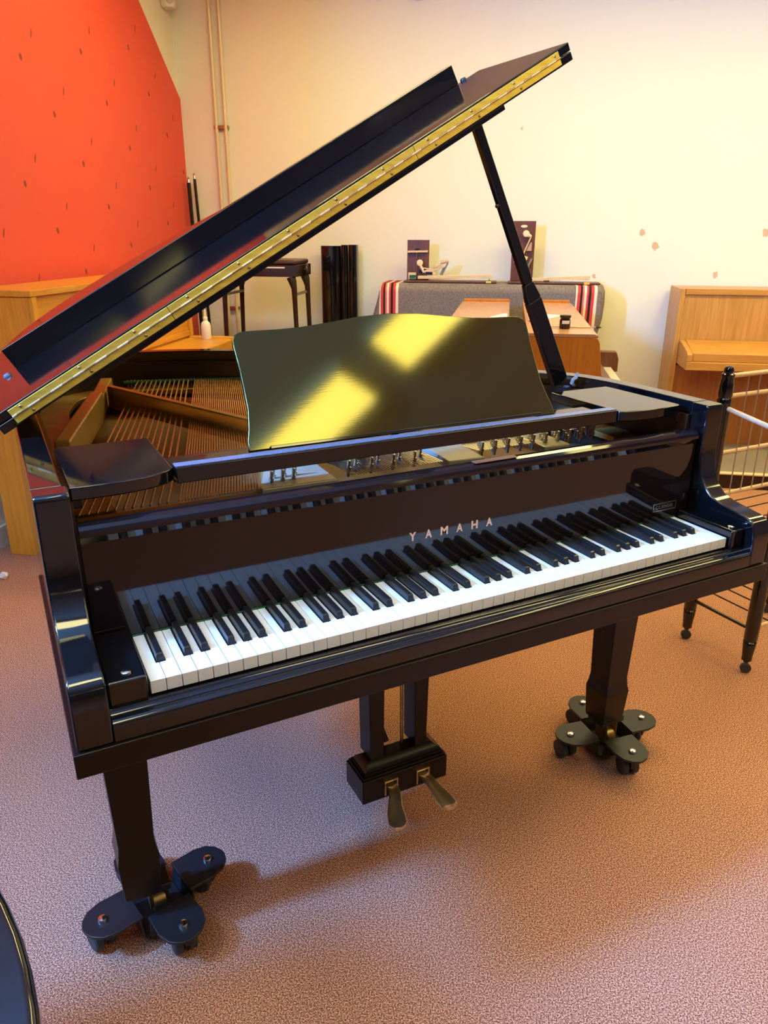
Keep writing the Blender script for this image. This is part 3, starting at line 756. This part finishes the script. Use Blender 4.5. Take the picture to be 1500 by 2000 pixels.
dup(d0, (DC[2][0], DC[2][1], 0), math.radians(DC[2][2]), 'black four-arm dolly under the rear leg beneath the piano tail')
#NEXT
# ------------------------------------------------------------------ other furniture; coordinates (v, u, z)
# ---- teak upright against the left wall (its end panel faces the camera)
def lath(bm, x0, x1, y0, y1, z0, z1): return box(bm, x0, x1, y0, y1, z0, z1)
lu = thing('upright_piano', 'orange teak upright piano along the red wall, plastic bottle on its key lid', 'upright piano', (-1.5, 2.65, 0), True)
a0, a1 = 1.90, 3.44
for y0 in (a0, a1-.035):
    ends = B(); prism(ends, [(-1.648, y0, 0), (-1.648, y0, 1.115), (-1.372, y0, 1.115), (-1.372, y0, .62), (-1.40, y0, .59), (-1.40, y0, 0)], (0, .035, 0))
    obj('end_panel', ends, TEAK, lu, .003)
    obj('corner_stile', box(B(), -1.3715, -1.355, y0, y0+.035, .781, 1.1145), TEAK, lu, .002)
bm = B(); box(bm, -1.655, -1.352, a0-.008, a1+.008, 1.1155, 1.140); obj('top_lid', bm, TEAKH, lu, .003)
obj('upper_panel', box(B(), -1.392, -1.374, a0+.036, a1-.036, .62, 1.115), TEAKH, lu)
obj('upper_panel_rail', box(B(), -1.3735, -1.362, a0+.036, a1-.036, .781, .81), TEAKH, lu, .002)
obj('lower_panel', box(B(), -1.425, -1.405, a0+.036, a1-.036, .06, .60), TEAKH, lu)
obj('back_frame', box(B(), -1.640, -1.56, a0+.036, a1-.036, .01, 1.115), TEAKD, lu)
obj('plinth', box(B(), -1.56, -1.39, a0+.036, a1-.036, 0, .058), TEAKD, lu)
obj('key_bed', box(B(), -1.371, -1.085, a0+.002, a1-.002, .60, .655), TEAKH, lu, .004)
kl = obj('key_lid', box(B(), -1.371, -1.10, a0+.05, a1-.05, .656, .772), TEAKH, lu, .012, 3)
for y0 in (a0+.002, a1-.048): obj('key_cheek', box(B(), -1.371, -1.09, y0, y0+.046, .6555, .780), TEAK, lu, .010, 3)
for y0 in (a0+.03, a1-.09):
    bm = B(); obox(bm, (-1.14, y0+.03, 0), (-1.14, y0+.03, .5995), .045, .045, (0, 1, 0), w1=.065, h1=.06); obj('front_leg', bm, TEAK, lu, .003)
# bottle
bm = B(); lathe(bm, [(.026, 0), (.0285, .004), (.0285, .075), (.024, .092), (.012, .104), (.012, .112), (.014, .113), (.014, .122), (.006, .128), (.004, .165), (.002, .168)], (-1.232, 3.335, .7725), n=20)
solo('plastic_bottle', bm, M('translucent_white_plastic', (.80, .74, .66), .35, var=.03, vscale=20), 'small white plastic nozzle bottle on the teak piano key lid', 'bottle', (-1.232, 3.335, .7725), True)
# ---- bench standing on a cabinet near the corner
cb = thing('cabinet', 'low dark brown cabinet carrying the leather bench by the back wall', 'cabinet', (-1.02, 3.93, 0), True)
obj('carcass', box(B(), -1.33, -.70, 3.68, 4.25, .03, .675), BENCHW, cb, .004); obj('top', box(B(), -1.34, -.69, 3.665, 4.26, .6755, .70), BENCHW, cb, .004)
for x in (-1.015,): obj('door', box(B(), -1.32, x-.002, 3.66, 3.6795, .06, .66), BENCHW, cb, .003); obj('door', box(B(), x+.002, -.71, 3.66, 3.6795, .06, .66), BENCHW, cb, .003)
obj('plinth', box(B(), -1.30, -.73, 3.70, 4.23, 0, .0295), BENCHW, cb)
be = thing('piano_bench', 'dark brown wooden piano bench with leather seat raised behind the piano lid', 'bench', (-1.03, 3.93, .70), True)
bx0, bx1, by0, by1 = -1.285, -.775, 3.74, 4.10
bm = B(); box(bm, bx0+.01, bx1-.03, by0+.005, by1-.005, 1.168, 1.198); obj('seat', bm, LEATHER, be, .014, 3)
bm = B(); box(bm, bx0, bx1-.02, by0, by0+.025, 1.10, 1.1675); box(bm, bx0, bx1-.02, by1-.025, by1, 1.10, 1.1675)
box(bm, bx0, bx0+.025, by0+.025, by1-.025, 1.10, 1.1675); box(bm, bx1-.045, bx1-.02, by0+.025, by1-.025, 1.10, 1.1675)
obj('apron', bm, BENCHW, be, .003)
obj('label_strip', box(B(), -1.02, -.865, by0-.002, by0-.0003, 1.150, 1.158), PAPER, be)
for x, y in ((bx0+.025, by0+.02), (bx1-.045, by0+.02), (bx0+.025, by1-.02), (bx1-.045, by1-.02)):
    sx = -1 if x < -1 else 1
    bm = B(); tube(bm, [(x-sx*.014, y, 1.10), (x-sx*.004, y, 1.07), (x+sx*.004, y, 1.03), (x+sx*.006, y, .95), (x+sx*.012, y, .701)], [.030, .026, .0185, .0165, .0145], 4); obj('leg', bm, BENCHW, be, .002)
for x in (bx0+.03, bx1-.05): obj('side_rail', box(B(), x-.008, x+.008, by0+.03, by1-.03, .985, 1.0), GREYM, be)
bm = B(); lathe(bm, [(.010, 0), (.010, .012), (.030, .013), (.034, .020), (.030, .030), (.012, .033)], (bx1-.019, 3.92, 1.135), (1, 0, 0), 10); obj('height_knob', bm, BENCHW, be, label='round height knob')
# ---- two lacquered panels standing upright on end
def panel(name, label, v0, v1, u0, u1, h, col):
    bm = B(); r = min(.042, (v1-v0)/2.2, (u1-u0)*.6); pts = []
    for cx, cy, s in ((v1-r, u1-r*.8, 0), (v0+r, u1-r*.8, 1), (v0+r, u0+r*.8, 2), (v1-r, u0+r*.8, 3)):
        for k_ in range(7):
            t_ = math.pi/2*(s+k_/6); pts.append((cx+r*math.cos(t_), cy+.8*r*math.sin(t_), 0))
    prism(bm, pts, (0, 0, h))
    return solo(name, bm, col, label, 'panel', ((v0+v1)/2, (u0+u1)/2, 0), True, 'black lacquered panels', .002)
panel('lacquered_panel', 'tall black glossy rounded panel standing on end next to the bench', -.775, -.640, 4.275, 4.355, 1.272, LACQ)
panel('lacquered_panel', 'narrow black glossy rounded panel, right one of two by the white wall', -.634, -.592, 4.28, 4.37, 1.278, LACQ)
panel('lacquered_panel', 'thin black glossy panel, farthest right of the standing panels', -.584, -.528, 4.28, 4.37, 1.279, LACQ)
# ---- canes in the corner
for i, (v, u, z, r, lab) in enumerate(((-1.672, 4.31, 1.700, .013, 'shorter black rod with silver tip leaning in the corner by the red wall'), (-1.640, 4.335, 1.725, .010, 'longer thin black rod with silver tip in the corner'))):
    t = thing('rod', lab, 'rod', (v+.05, u, 0), True, 'rods in the corner')
    top = Vector((v, u, z)); bot = Vector((v+.03+.03*i, u-.02, 0.0))
    obj('shaft', tube(B(), [bot, top.lerp(bot, .022)], r, 10), CANE, t)
    d = (top-bot).normalized(); bm = B(); lathe(bm, [(r*.85, 0), (r*.75, .012), (r*.6, .02), (r*.75, .028), (r*.3, .034)], top.lerp(bot, .021), d, 10); obj('tip', bm, CHROME, t)
# ---- heating pipes
pp = thing('heating_pipes', 'pair of thin cream pipes running up the white wall', 'pipe', (-1.445, 4.38, 0), True)
for v in (-1.476, -1.413): obj('pipe', tube(B(), [(v, 4.378, .001), (v, 4.378, CZ-.001)], .0115, 12), PIPE, pp)
for z in (2.0, .85): obj('clip', box(B(), -1.494, -1.396, 4.372, 4.3995, z-.011, z+.011), BRASSD, pp, .003)
# ---- detector in the corner and a round fitting above
t = thing('motion_detector', 'small cream motion detector high in the wall corner', 'detector', (-1.715, 4.30, 2.66), True)
bm = B(); prism(bm, [(-1.7385, 4.255, 2.655), (-1.70, 4.25, 2.655), (-1.665, 4.285, 2.655), (-1.665, 4.32, 2.655), (-1.7385, 4.335, 2.655)], (0, 0, .13)); obj('housing', bm, WHITEP, t, .006)
bm = B(); lathe(bm, [(.024, 0), (.022, .006), (.012, .011)], (-1.683, 4.266, 2.695), (.7, -.7, 0), 14); obj('lens', bm, M('frosted_lens', (.62, .50, .42), .4, var=.03, vscale=30), t)
bm = B(); lathe(bm, [(.062, 0), (.066, .012), (.064, .03), (.04, .036)], (-.157, 4.399, 2.735), (0, -1, 0), 24)
solo('wall_fitting', bm, BRASSD, 'round brownish fitting at the very top of the wall', 'fitting', (-.157, 4.399, 2.735), True)
# ---- upright under the blanket, the blanket, and two action models on top
cu = thing('upright_piano', 'upright piano hidden under the striped grey blanket at the back wall', 'upright piano', (.36, 4.22, 0), True)
obj('body', box(B(), -.30, .93, 4.095, 4.37, 0, 1.040), WALNUT, cu, .01); obj('key_shelf', box(B(), -.25, .88, 4.06, 4.0945, .30, .42), WALNUT, cu, .01)
# blanket: draped shell, built as rings of a plan outline going down, closed on top
def hang(z):
    d = 1.052-z
    rr = [(0, 1.066), (.03, 1.082), (.10, 1.086), (.20, 1.080), (.30, 1.058), (.40, 1.030), (.60, .99)]
    ll = [(0, -.330), (.03, -.346), (.10, -.362), (.20, -.392), (.30, -.42), (.60, -.46)]
    def ip(t):
        for (a, x), (b, y) in zip(t, t[1:]):
            if d <= b: return x+(y-x)*(d-a)/(b-a)
        return t[-1][1]
    return ip(ll), ip(rr)
bm = B(); rings = []
for z in [1.052, 1.050, 1.044, 1.034, 1.02]+[1.0-.035*i for i in range(15)]:
    l_, r_ = hang(z); fr = 4.070-min(.028, (1.052-z)*.9); row = []
    plan = [(l_, 4.39), (l_, 4.28), (l_+.002, 4.16), (l_+.012, fr+.03), (l_+.035, fr+.006)]
    plan += [(l_+.06+(r_-l_-.12)*k_/50, fr) for k_ in range(51)]
    plan += [(r_-.035, fr+.006), (r_-.012, fr+.03), (r_-.002, 4.16), (r_, 4.28), (r_, 4.39)]
    for x, y in plan:
        wv = .008*math.sin(x*15+z*4)*max(0, 1.03-z)*2
        row.append(bm.verts.new((x, min(4.39, y-(wv if y < 4.1 else 0)), z)))
    rings.append(row)
for a, b in zip(rings, rings[1:]):
    for k_ in range(len(a)-1): bm.faces.new((a[k_], a[k_+1], b[k_+1], b[k_]))
bm.faces.new(rings[0])
bmesh.ops.recalc_face_normals(bm, faces=bm.faces)
bl = solo('blanket', bm, BLANKET, 'grey woven blanket with red and black end stripes draped over the back piano', 'blanket', (0, 4.2, 1.05), True, ang=60)
# move texture space so that stripes use v directly: shift object origin to v = 0 (already 0)
ZT = 1.0560
def rail(t, v0, v1, u, z, lean=.012):
    obj('base_rail', box(B(), v0-.03, v1+.01, u-.045, u+.07, z, z+.012), WALNUT, t, .002)
# model with the horizontal hammer (grand action)
t = thing('action_model', 'wooden grand action model with short walnut backboard on the striped blanket', 'action model', (.05, 4.18, ZT), True, 'piano action models')
obj('base_board', box(B(), -.19, .405, 4.135, 4.275, ZT, ZT+.010), WALNUT, t, .002)
obj('back_board', box(B(), -.182, -.040, 4.24, 4.262, ZT+.0105, 1.312), WALNUT, t, .002)
bm = B(); obox(bm, (-.176, 4.226, 1.240), (-.046, 4.226, 1.243), .016, .012); obj('damper_rail', bm, PALEW, t, .001)
obj('rail_block', box(B(), -.128, -.105, 4.219, 4.234, 1.2495, 1.262), EBONY, t)
obj('damper_wire', tube(B(), [(-.117, 4.226, 1.233), (-.117, 4.226, 1.125)], .0018, 6), STEEL, t)
obj('key_block', box(B(), -.168, -.118, 4.19, 4.2225, ZT+.0105, 1.112), PALEW, t, .002)
bm = B(); box(bm, -.160, -.112, 4.178, 4.189, 1.070, 1.076); box(bm, -.158, -.116, 4.18, 4.189, 1.084, 1.098); obj('key_bushing', bm, GREEN, t)
bm = B(); obox(bm, (-.105, 4.20, 1.083), (.375, 4.20, 1.095), .026, .020, h1=.022); obj('key', bm, PALEW, t, .002)
obj('key_front', box(B(), .18, .372, 4.186, 4.214, 1.0755, 1.0825), IVORY, t, .001)
bm = B(); lathe(bm, [(.004, -.009), (.017, -.008), (.021, 0), (.017, .008), (.004, .009)], (-.094, 4.20, 1.172), (0, 1, 0), 16); hm = bm
tube(hm, [(-.090, 4.20, 1.156), (-.074, 4.20, 1.128), (-.068, 4.20, 1.112)], [.009, .008, .005], 8); obj('hammer', hm, FELTW, t)
bm = B(); obox(bm, (-.084, 4.20, 1.142), (.035, 4.20, 1.130), .008, .007); obox(bm, (-.07, 4.20, 1.118), (.05, 4.20, 1.168), .007, .008); obox(bm, (-.06, 4.20, 1.112), (.062, 4.20, 1.152), .012, .016); obj('shank', bm, PALEW, t, .001)
bm = B(); obox(bm, (.0, 4.195, 1.150), (.095, 4.195, 1.185), .016, .012); obox(bm, (.04, 4.19, 1.180), (.088, 4.19, 1.190), .018, .016); obj('repetition_lever', bm, PALEW, t, .002)
bm = B(); obox(bm, (.088, 4.20, 1.175), (.050, 4.20, 1.098), .014, .010); obox(bm, (.066, 4.205, 1.150), (.040, 4.205, 1.100), .010, .012); obj('jack', bm, GREYM, t, .002)
bm = B(); obox(bm, (-.05, 4.20, 1.106), (.012, 4.20, 1.108), .02, .016); obox(bm, (-.04, 4.20, 1.097), (-.01, 4.20, 1.097), .02, .01); obj('wippen', bm, PALEW, t, .002)
bm = B(); box(bm, -.055, -.01, 4.184, 4.192, 1.102, 1.118); box(bm, -.10, -.06, 4.206, 4.214, 1.108, 1.132); obj('spring', bm, EBONY, t, .001)
obj('brass_button', box(B(), .338, .372, 4.13, 4.134, ZT+.0002, ZT+.014), BRASS, t, .001)
bm = B(); lathe(bm, [(.010, 0), (.010, .004), (.003, .006), (.003, .014)], (.358, 4.16, ZT+.0102), n=10); obj('felt_washer', bm, GREEN, t)
# model with tall backboard (upright action)
t = thing('action_model', 'wooden upright action model with tall walnut backboard and oval badge', 'action model', (.75, 4.18, ZT), True, 'piano action models')
obj('base_board', box(B(), .475, 1.045, 4.135, 4.275, ZT, ZT+.010), WALNUT, t, .002)
obj('back_board', box(B(), .489, .630, 4.24, 4.262, ZT+.0105, 1.427), WALNUT, t, .002)
bm = B(); lathe(bm, [(.0205, 0), (.0205, .002)], (0, 0, 0), (0, -1, 0), 24); bmesh.ops.scale(bm, vec=(1, 1, .42), verts=bm.verts); bmesh.ops.translate(bm, vec=(.5575, 4.2395, 1.396), verts=bm.verts); obj('badge', bm, FELTW, t, label='small oval badge')
bm = B(); lathe(bm, [(.004, -.010), (.017, -.009), (.021, 0), (.017, .009), (.004, .010)], (.572, 4.215, 1.352), (0, 1, 0), 16); tube(bm, [(.582, 4.215, 1.345), (.606, 4.215, 1.336)], [.014, .006], 8); obj('hammer', bm, FELTW, t)
obj('shank', tube(B(), [(.603, 4.215, 1.333), (.560, 4.215, 1.225)], .0042, 8), PALEW, t)
bm = B(); obox(bm, (.556, 4.215, 1.215), (.590, 4.215, 1.205), .014, .020); obox(bm, (.545, 4.215, 1.232), (.570, 4.215, 1.212), .014, .014); obj('butt', bm, PALEW, t, .002)
bm = B(); obox(bm, (.555, 4.21, 1.20), (.575, 4.21, 1.118), .012, .012); obox(bm, (.567, 4.205, 1.17), (.590, 4.205, 1.165), .012, .016); obox(bm, (.560, 4.205, 1.125), (.600, 4.205, 1.115), .012, .014); obj('wippen', bm, PALEW, t, .002)
bm = B(); obox(bm, (.617, 4.21, 1.205), (.583, 4.21, 1.125), .012, .012); obj('jack', bm, GREYM, t, .002)
bm = B(); obox(bm, (.572, 4.225, 1.16), (.578, 4.225, 1.19), .012, .012); obox(bm, (.566, 4.225, 1.135), (.575, 4.225, 1.15), .012, .012); obj('spring_block', bm, EBONY, t, .001)
bm = B(); prism(bm, [(.578, 4.215, 1.250), (.612, 4.215, 1.250), (.612, 4.215, 1.300), (.603, 4.215, 1.302)], (0, .01, 0)); obj('backcheck', bm, M('pinkish_wood_block', (.45, .26, .20), .5, var=.1, vscale=40), t, .001)
bm = B(); tube(bm, [(.502, 4.225, 1.37), (.504, 4.225, 1.30), (.508, 4.225, 1.18)], .003, 6); lathe(bm, [(.009, 0), (.009, .012)], (.502, 4.225, 1.366), n=10); box(bm, .497, .512, 4.218, 4.232, 1.295, 1.318); box(bm, .516, .530, 4.218, 4.232, 1.288, 1.298); box(bm, .520, .532, 4.218, 4.232, 1.262, 1.282); obj('damper', bm, FELTW, t)
bm = B(); obox(bm, (.60, 4.20, 1.078), (.985, 4.20, 1.094), .026, .020, h1=.024); obj('key', bm, PALEW, t, .002)
obj('key_front', box(B(), .80, .98, 4.186, 4.214, 1.0700, 1.0795), IVORY, t, .001)
obj('key_rest', box(B(), .70, .735, 4.185, 4.215, ZT+.0102, ZT+.020), WALNUT, t, .002)
obj('brass_button', box(B(), .945, .98, 4.13, 4.134, ZT+.0002, ZT+.014), BRASS, t, .001)
# ---- a pair of upright pianos back to back, seen end-on
def end_upright(label, sgn, v_in, grp):
    """sgn +1: keyboard to the right"""
    X = lambda d: v_in+sgn*d
    t = thing('upright_piano', label, 'upright piano', (X(.2), 3.1, 0), True, grp)
    y0, y1 = 2.345, 3.85
    def P(bm, pts, y, dy): return prism(bm, [(X(d), y, z) for d, z in pts], (0, dy, 0))
    pr_ = [(0, .02), (0, .955), (.268, .955), (.284, .950), (.292, .935), (.3315, .68), (.3315, .54), (.30, .50), (.28, .02)]
    obj('end_panel', P(B(), pr_, y0, .03), MAHOG, t, .002); obj('end_panel', P(B(), pr_, y1-.03, .03), MAHOG, t, .002)
    obj('top_lid', P(B(), [(-.003, .9555), (-.003, .970), (.268, .970), (.282, .966), (.286, .9555)], y0-.002, y1-y0+.004), MAHOGT, t, .002)
    obj('top_lip', P(B(), [(-.003, .9702), (-.003, .984), (.270, .984), (.270, .9702)], y1-.012, .012), MAHOG, t, .002)
    obj('front_panel', P(B(), [(.265, .02), (.265, .56), (.322, .68), (.280, .955), (.262, .955), (.262, .02)], y0+.031, y1-y0-.062), MAHOG, t)
    obj('back', P(B(), [(.003, .02), (.003, .95), (.02, .95), (.02, .02)], y0+.031, y1-y0-.062), TEAKD, t)
    obj('key_bed', P(B(), [(.3335, .545), (.3335, .585), (.555, .585), (.555, .545)], y0+.03, y1-y0-.06), MAHOG, t, .003)
    for y in (y0+.03, y1-.10):
        obj('key_cheek', P(B(), [(.335, .5855), (.335, .70), (.56, .70), (.575, .66), (.575, .5855)] if y > 3 else [(.335, .5855), (.335, .66), (.45, .64), (.555, .605), (.555, .5855)], y, .07), WALNUT, t, .003)
    obj('name_rail', P(B(), [(.335, .5855), (.335, .66), (.465, .645), (.465, .5855)], y0+.101, y1-y0-.202), WALNUT, t)
    n = 52; st = (y1-y0-.204)/n
    for i in range(n):
        obj('white_key', P(B(), [(.475, .5855), (.475, .612), (.535, .612), (.535, .5855)], y0+.102+st*i+.0006, st-.0012), IVORY, t)
    obj('key_strip', P(B(), [(.466, .5855), (.466, .616), (.4745, .616), (.4745, .5855)], y0+.101, y1-y0-.202), EBONY, t)
    for y in (y0+.06, y1-.11): obj('front_leg', box(B(), X(.50)-.025, X(.50)+.025, y, y+.05, .0, .5445), MAHOG, t, .003)
    obj('plinth', P(B(), [(0, 0), (0, .0195), (.28, .0195), (.28, 0)], y0, y1-y0), WALNUT, t)
    return t
end_upright('mahogany upright seen end-on, carrying a dark jar, brush and papers', 1, .575, 'uprights back to back')
end_upright('mahogany upright seen end-on behind the gold-reflecting music desk, empty top', -1, .492, 'uprights back to back')
# jar, brush, papers
t = thing('jar', 'small dark glass jar with black lid standing on the mahogany piano top', 'jar', (.733, 2.52, .970), True)
bm = B(); lathe(bm, [(.021, .0005), (.0235, .004), (.0235, .034), (.020, .042), (.0205, .046)], (.733, 2.52, .970), n=24); obj('body', bm, GLASSJ, t)
bm = B(); lathe(bm, [(.0225, .0462), (.024, .048), (.024, .056), (.022, .0575)], (.733, 2.52, .970), n=24); obj('lid', bm, EBONY, t)
bm = B()
for a_ in range(7):
    t0, t1 = math.radians(-125+a_*12), math.radians(-125+(a_+1)*12)
    q = [bm.verts.new((.733+.0238*math.cos(x), 2.52+.0238*math.sin(x), .970+z)) for x, z in ((t0, .022), (t1, .022), (t1, .036), (t0, .036))]; bm.faces.new(q)
obj('label', bm, LABELM, t, label='small white label on the jar')
t = thing('paint_brush', 'thin pale wooden brush lying behind the dark jar, tip over the edge', 'brush', (.78, 2.562, .970), True)
bm = B(); tube(bm, [(.672, 2.553, .9738), (.75, 2.557, .9738), (.845, 2.561, .9738)], [.002, .0032, .0034], 8); obj('handle', bm, PALEW, t)
obj('ferrule', tube(B(), [(.845, 2.561, .9738), (.868, 2.562, .9738)], .0036, 8), CHROME, t)
bm = B(); tube(bm, [(.868, 2.562, .9738), (.88, 2.5625, .9738), (.892, 2.563, .973)], [.0036, .005, .002], 8); obj('bristles', bm, EBONY, t)
def sheet(name, label, pts, z, mat):
    bm = B(); prism(bm, [(v, u, z) for v, u in pts], (0, 0, .003)); 
    return solo(name, bm, mat, label, 'paper', (pts[0][0], pts[0][1], z), True, 'papers on the mahogany piano')
PRINT = M('printed_pink_page', (.62, .38, .36), .6, var=.45, vscale=45)
sheet('paper_sheet', 'white paper sheet with pointed corner lying on the mahogany piano top', [(.585, 2.80), (.70, 2.92), (.76, 3.06), (.585, 3.12)], .9705, PAPER)
sheet('paper_sheet', 'pinkish printed page overlapping the white sheet on the mahogany top', [(.585, 2.76), (.66, 2.88), (.64, 3.03), (.585, 3.05)], .9738, PRINT)
sheet('paper_sheet', 'white folded leaflet lying on the left mahogany piano behind the music desk', [(.40, 2.90), (.485, 2.86), (.485, 3.10), (.455, 3.06)], .9705, PAPER)
# ---- light teak upright on a low platform at the right
pf = thing('platform', 'low dark brown platform with grey top under the light teak upright', 'platform', (2.4, 3.9, 0), True)
obj('front', box(B(), 1.45, 3.4, 3.42, 3.445, 0, .082), PLATFM, pf, .002); obj('base', box(B(), 1.45, 3.4, 3.446, 4.375, 0, .082), PLATFM, pf)
obj('top', box(B(), 1.44, 3.41, 3.44, 4.378, .0825, .092), PLATFT, pf, .002)
obj('edge_moulding', box(B(), 1.44, 3.41, 3.405, 3.4395, .0825, .096), PIPE, pf, .006, 3)
ru = thing('upright_piano', 'light teak upright piano with closed key lid on the right, against the white wall', 'upright piano', (2.25, 4.2, .092), True)
r0, r1 = 1.512, 2.99; zb = .0925
for x in (r0, r1-.03):
    bm = B(); prism(bm, [(x, 4.37, zb), (x, 4.37, 1.045), (x, 4.055, 1.045), (x, 4.055, zb)], (.03, 0, 0)); obj('end_panel', bm, TEAKR, ru, .002)
obj('top_lid', box(B(), r0+.031, r1-.031, 4.06, 4.37, 1.025, 1.045), TEAKRH, ru, .002)
obj('top_rail', box(B(), r0+.031, r1-.031, 4.050, 4.0595, 1.012, 1.046), TEAKRH, ru, .002)
obj('upper_panel', box(B(), r0+.031, r1-.031, 4.062, 4.08, .60, 1.0235), TEAKR, ru)
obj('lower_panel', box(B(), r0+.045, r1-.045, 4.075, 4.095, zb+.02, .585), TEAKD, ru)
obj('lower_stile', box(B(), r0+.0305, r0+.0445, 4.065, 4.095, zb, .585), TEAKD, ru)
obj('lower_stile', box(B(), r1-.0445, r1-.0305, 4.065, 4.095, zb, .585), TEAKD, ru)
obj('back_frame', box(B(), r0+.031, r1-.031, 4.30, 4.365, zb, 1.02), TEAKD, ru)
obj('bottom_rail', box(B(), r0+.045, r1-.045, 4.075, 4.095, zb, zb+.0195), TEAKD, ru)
obj('key_bed', box(B(), r0+.031, r1-.031, 3.79, 4.0545, .600, .648), TEAKRH, ru, .003)
bm = B(); prism(bm, [(r0+.062, 4.0543, .6485), (r0+.062, 4.0543, .745), (r0+.062, 4.02, .745), (r0+.062, 3.83, .705), (r0+.062, 3.815, .695), (r0+.062, 3.815, .6485)], (r1-r0-.124, 0, 0)); obj('key_lid', bm, TEAKRH, ru, .004)
for x in (r0+.031, r1-.061):
    bm = B(); prism(bm, [(x, 4.0543, .6485), (x, 4.0543, .742), (x, 4.00, .738), (x, 3.82, .706), (x, 3.79, .690), (x, 3.79, .6485)], (.030, 0, 0)); obj('key_cheek', bm, TEAKR, ru, .004)
# ---- folding rack of black posts and dowels beside the piano (x, y, z)
rk = thing('rack_trolley', 'rack with black turned posts, pale dowel rails and thin wires right of the grand piano', 'rack', (2.15, .49, 0))
px0, px1, py0, py1 = 1.925, 2.36, .365, .612
for i, (x, y) in enumerate(((px0, py1), (px0, py0), (px1, py1), (px1, py0))):
    bm = B(); lathe(bm, [(.0165, .040), (.0165, .055), (.0205, .1), (.0185, .104), (.0215, .108), (.0185, .112), (.0215, .116), (.0225, .20), (.0225, .30), (.0225, .852), (.0235, .862), (.0200, .868), (.0225, .876), (.0220, .905), (.0190, .934), (.0205, .938), (.0205, .943), (.014, .947), (.0160, .956), (.012, .965), (.004, .968)], (x, y, 0), n=12)
    ps = obj('post', bm, LACQ, rk)
    bm = B(); box(bm, x-.006, x+.006, y-.006, y+.006, .030, .041); lathe(bm, [(.017, -.006), (.017, .006)], (x-.012, y-.010, .017), (.6, .8, 0), 14); obj('caster', bm, RUBBER, ps)
for z in (.936, .870, .680, .532):
    obj('dowel_rail', tube(B(), [(px0+.012, py1, z), (px1-.012, py1, z)], .0075, 10), DOWEL, rk)
    if z in (.532, .680): obj('dowel_rail', tube(B(), [(px0+.012, py0, z), (px1-.012, py0, z)], .0075, 10), DOWEL, rk)
for x in (px0, px1):
    obj('side_dowel', tube(B(), [(x, py1-.012, .836), (x, py0+.012, .800)], .0078, 10), DOWEL, rk)
    obj('side_dowel', tube(B(), [(x, py1-.015, .150), (x, py0+.015, .150)], .0062, 8), BENCHW, rk)
for y in (py0, py1): obj('lower_rail', tube(B(), [(px0+.012, y, .158), (px1-.012, y, .158)], .0062, 8), DOWEL, rk)
for i in range(6):
    x = 2.018+.055*i
    obj('wire', tube(B(), [(x, py1-.006, .930), (x, py1-.006, .536)], .0022, 6), STEEL, rk)
for i in range(5):
    x = 2.0+.075*i
    obj('shelf_wire', tube(B(), [(x, py1-.002, .1655), (x, py0+.002, .1655)], .0028, 6), BENCHW, rk)
for y in (py0+.05, .49, py1-.06): obj('tray_wire', tube(B(), [(px0+.01, y, .5285), (px1-.01, y, .5285)], .0022, 6), BENCHW, rk)
# ---- second grand piano in the foreground: only the rounded tail of its closed lid shows
g2 = thing('grand_piano', 'closed black grand piano whose rounded lid edge shows at the lower left corner', 'grand piano', (-1.2, -.5, 0))
cx, cy, r_ = -.511, -.693, .352
O2 = [(-1.85, -1.045), (-1.2, -1.045), (cx, cy-r_)]+[(cx+r_*math.sin(t_), cy-r_*math.cos(t_)) for t_ in [math.radians(4*i) for i in range(1, 46)]]
O2 += [(p.x, p.y) for p in spline([(cx, cy+r_, 0), (-.535, -.28, 0), (-.53, -.12, 0), (-.54, .04, 0), (-.60, .16, 0), (-.72, .23, 0), (-.9, .25, 0), (-1.3, .25, 0), (-1.84, .25, 0)], 5)][1:]  # unseen side bulged out to keep window light off the front floor
def scale_pl(pl, d):
    mx = sum(p[0] for p in pl)/len(pl); my = sum(p[1] for p in pl)/len(pl); out = []
    for x, y in pl:
        v_ = Vector((x-mx, y-my)); l_ = v_.length; v_ *= (l_-d)/l_; out.append((mx+v_.x, my+v_.y))
    return out
obj('lid', prism(B(), [(x, y, .980) for x, y in O2], (0, 0, .020)), LACQ, g2, .006, 3)
obj('rim', prism(B(), [(x, y, .68) for x, y in scale_pl(O2, .018)], (0, 0, .2985)), LACQ, g2, .003)
for x, y in ((-.72, -.72), (-1.70, .10), (-1.70, -.85)): 
    lg = obj('leg', leg_bm(x, y, .06), SATIN, g2, .002); bm = B(); lathe(bm, [(.028, -.014), (.028, .014)], (x, y, .0285), (1, 0, 0), 18); box(bm, x-.02, x+.02, y-.006, y+.006, .03, .0598); obj('caster', bm, BRASSD, lg)
# ---- scrap on the carpet
bm = B(); bmesh.ops.create_icosphere(bm, subdivisions=2, radius=.016)
for v_ in bm.verts: v_.co *= .7+.6*random.random()
zm = min(v_.co.z for v_ in bm.verts); bmesh.ops.translate(bm, vec=(-1.515, 1.66, -zm+.0005), verts=bm.verts)
solo('paper_scrap', bm, PAPER, 'small crumpled white scrap on the carpet near the teak piano', 'scrap', (-1.515, 1.66, .0005), True)
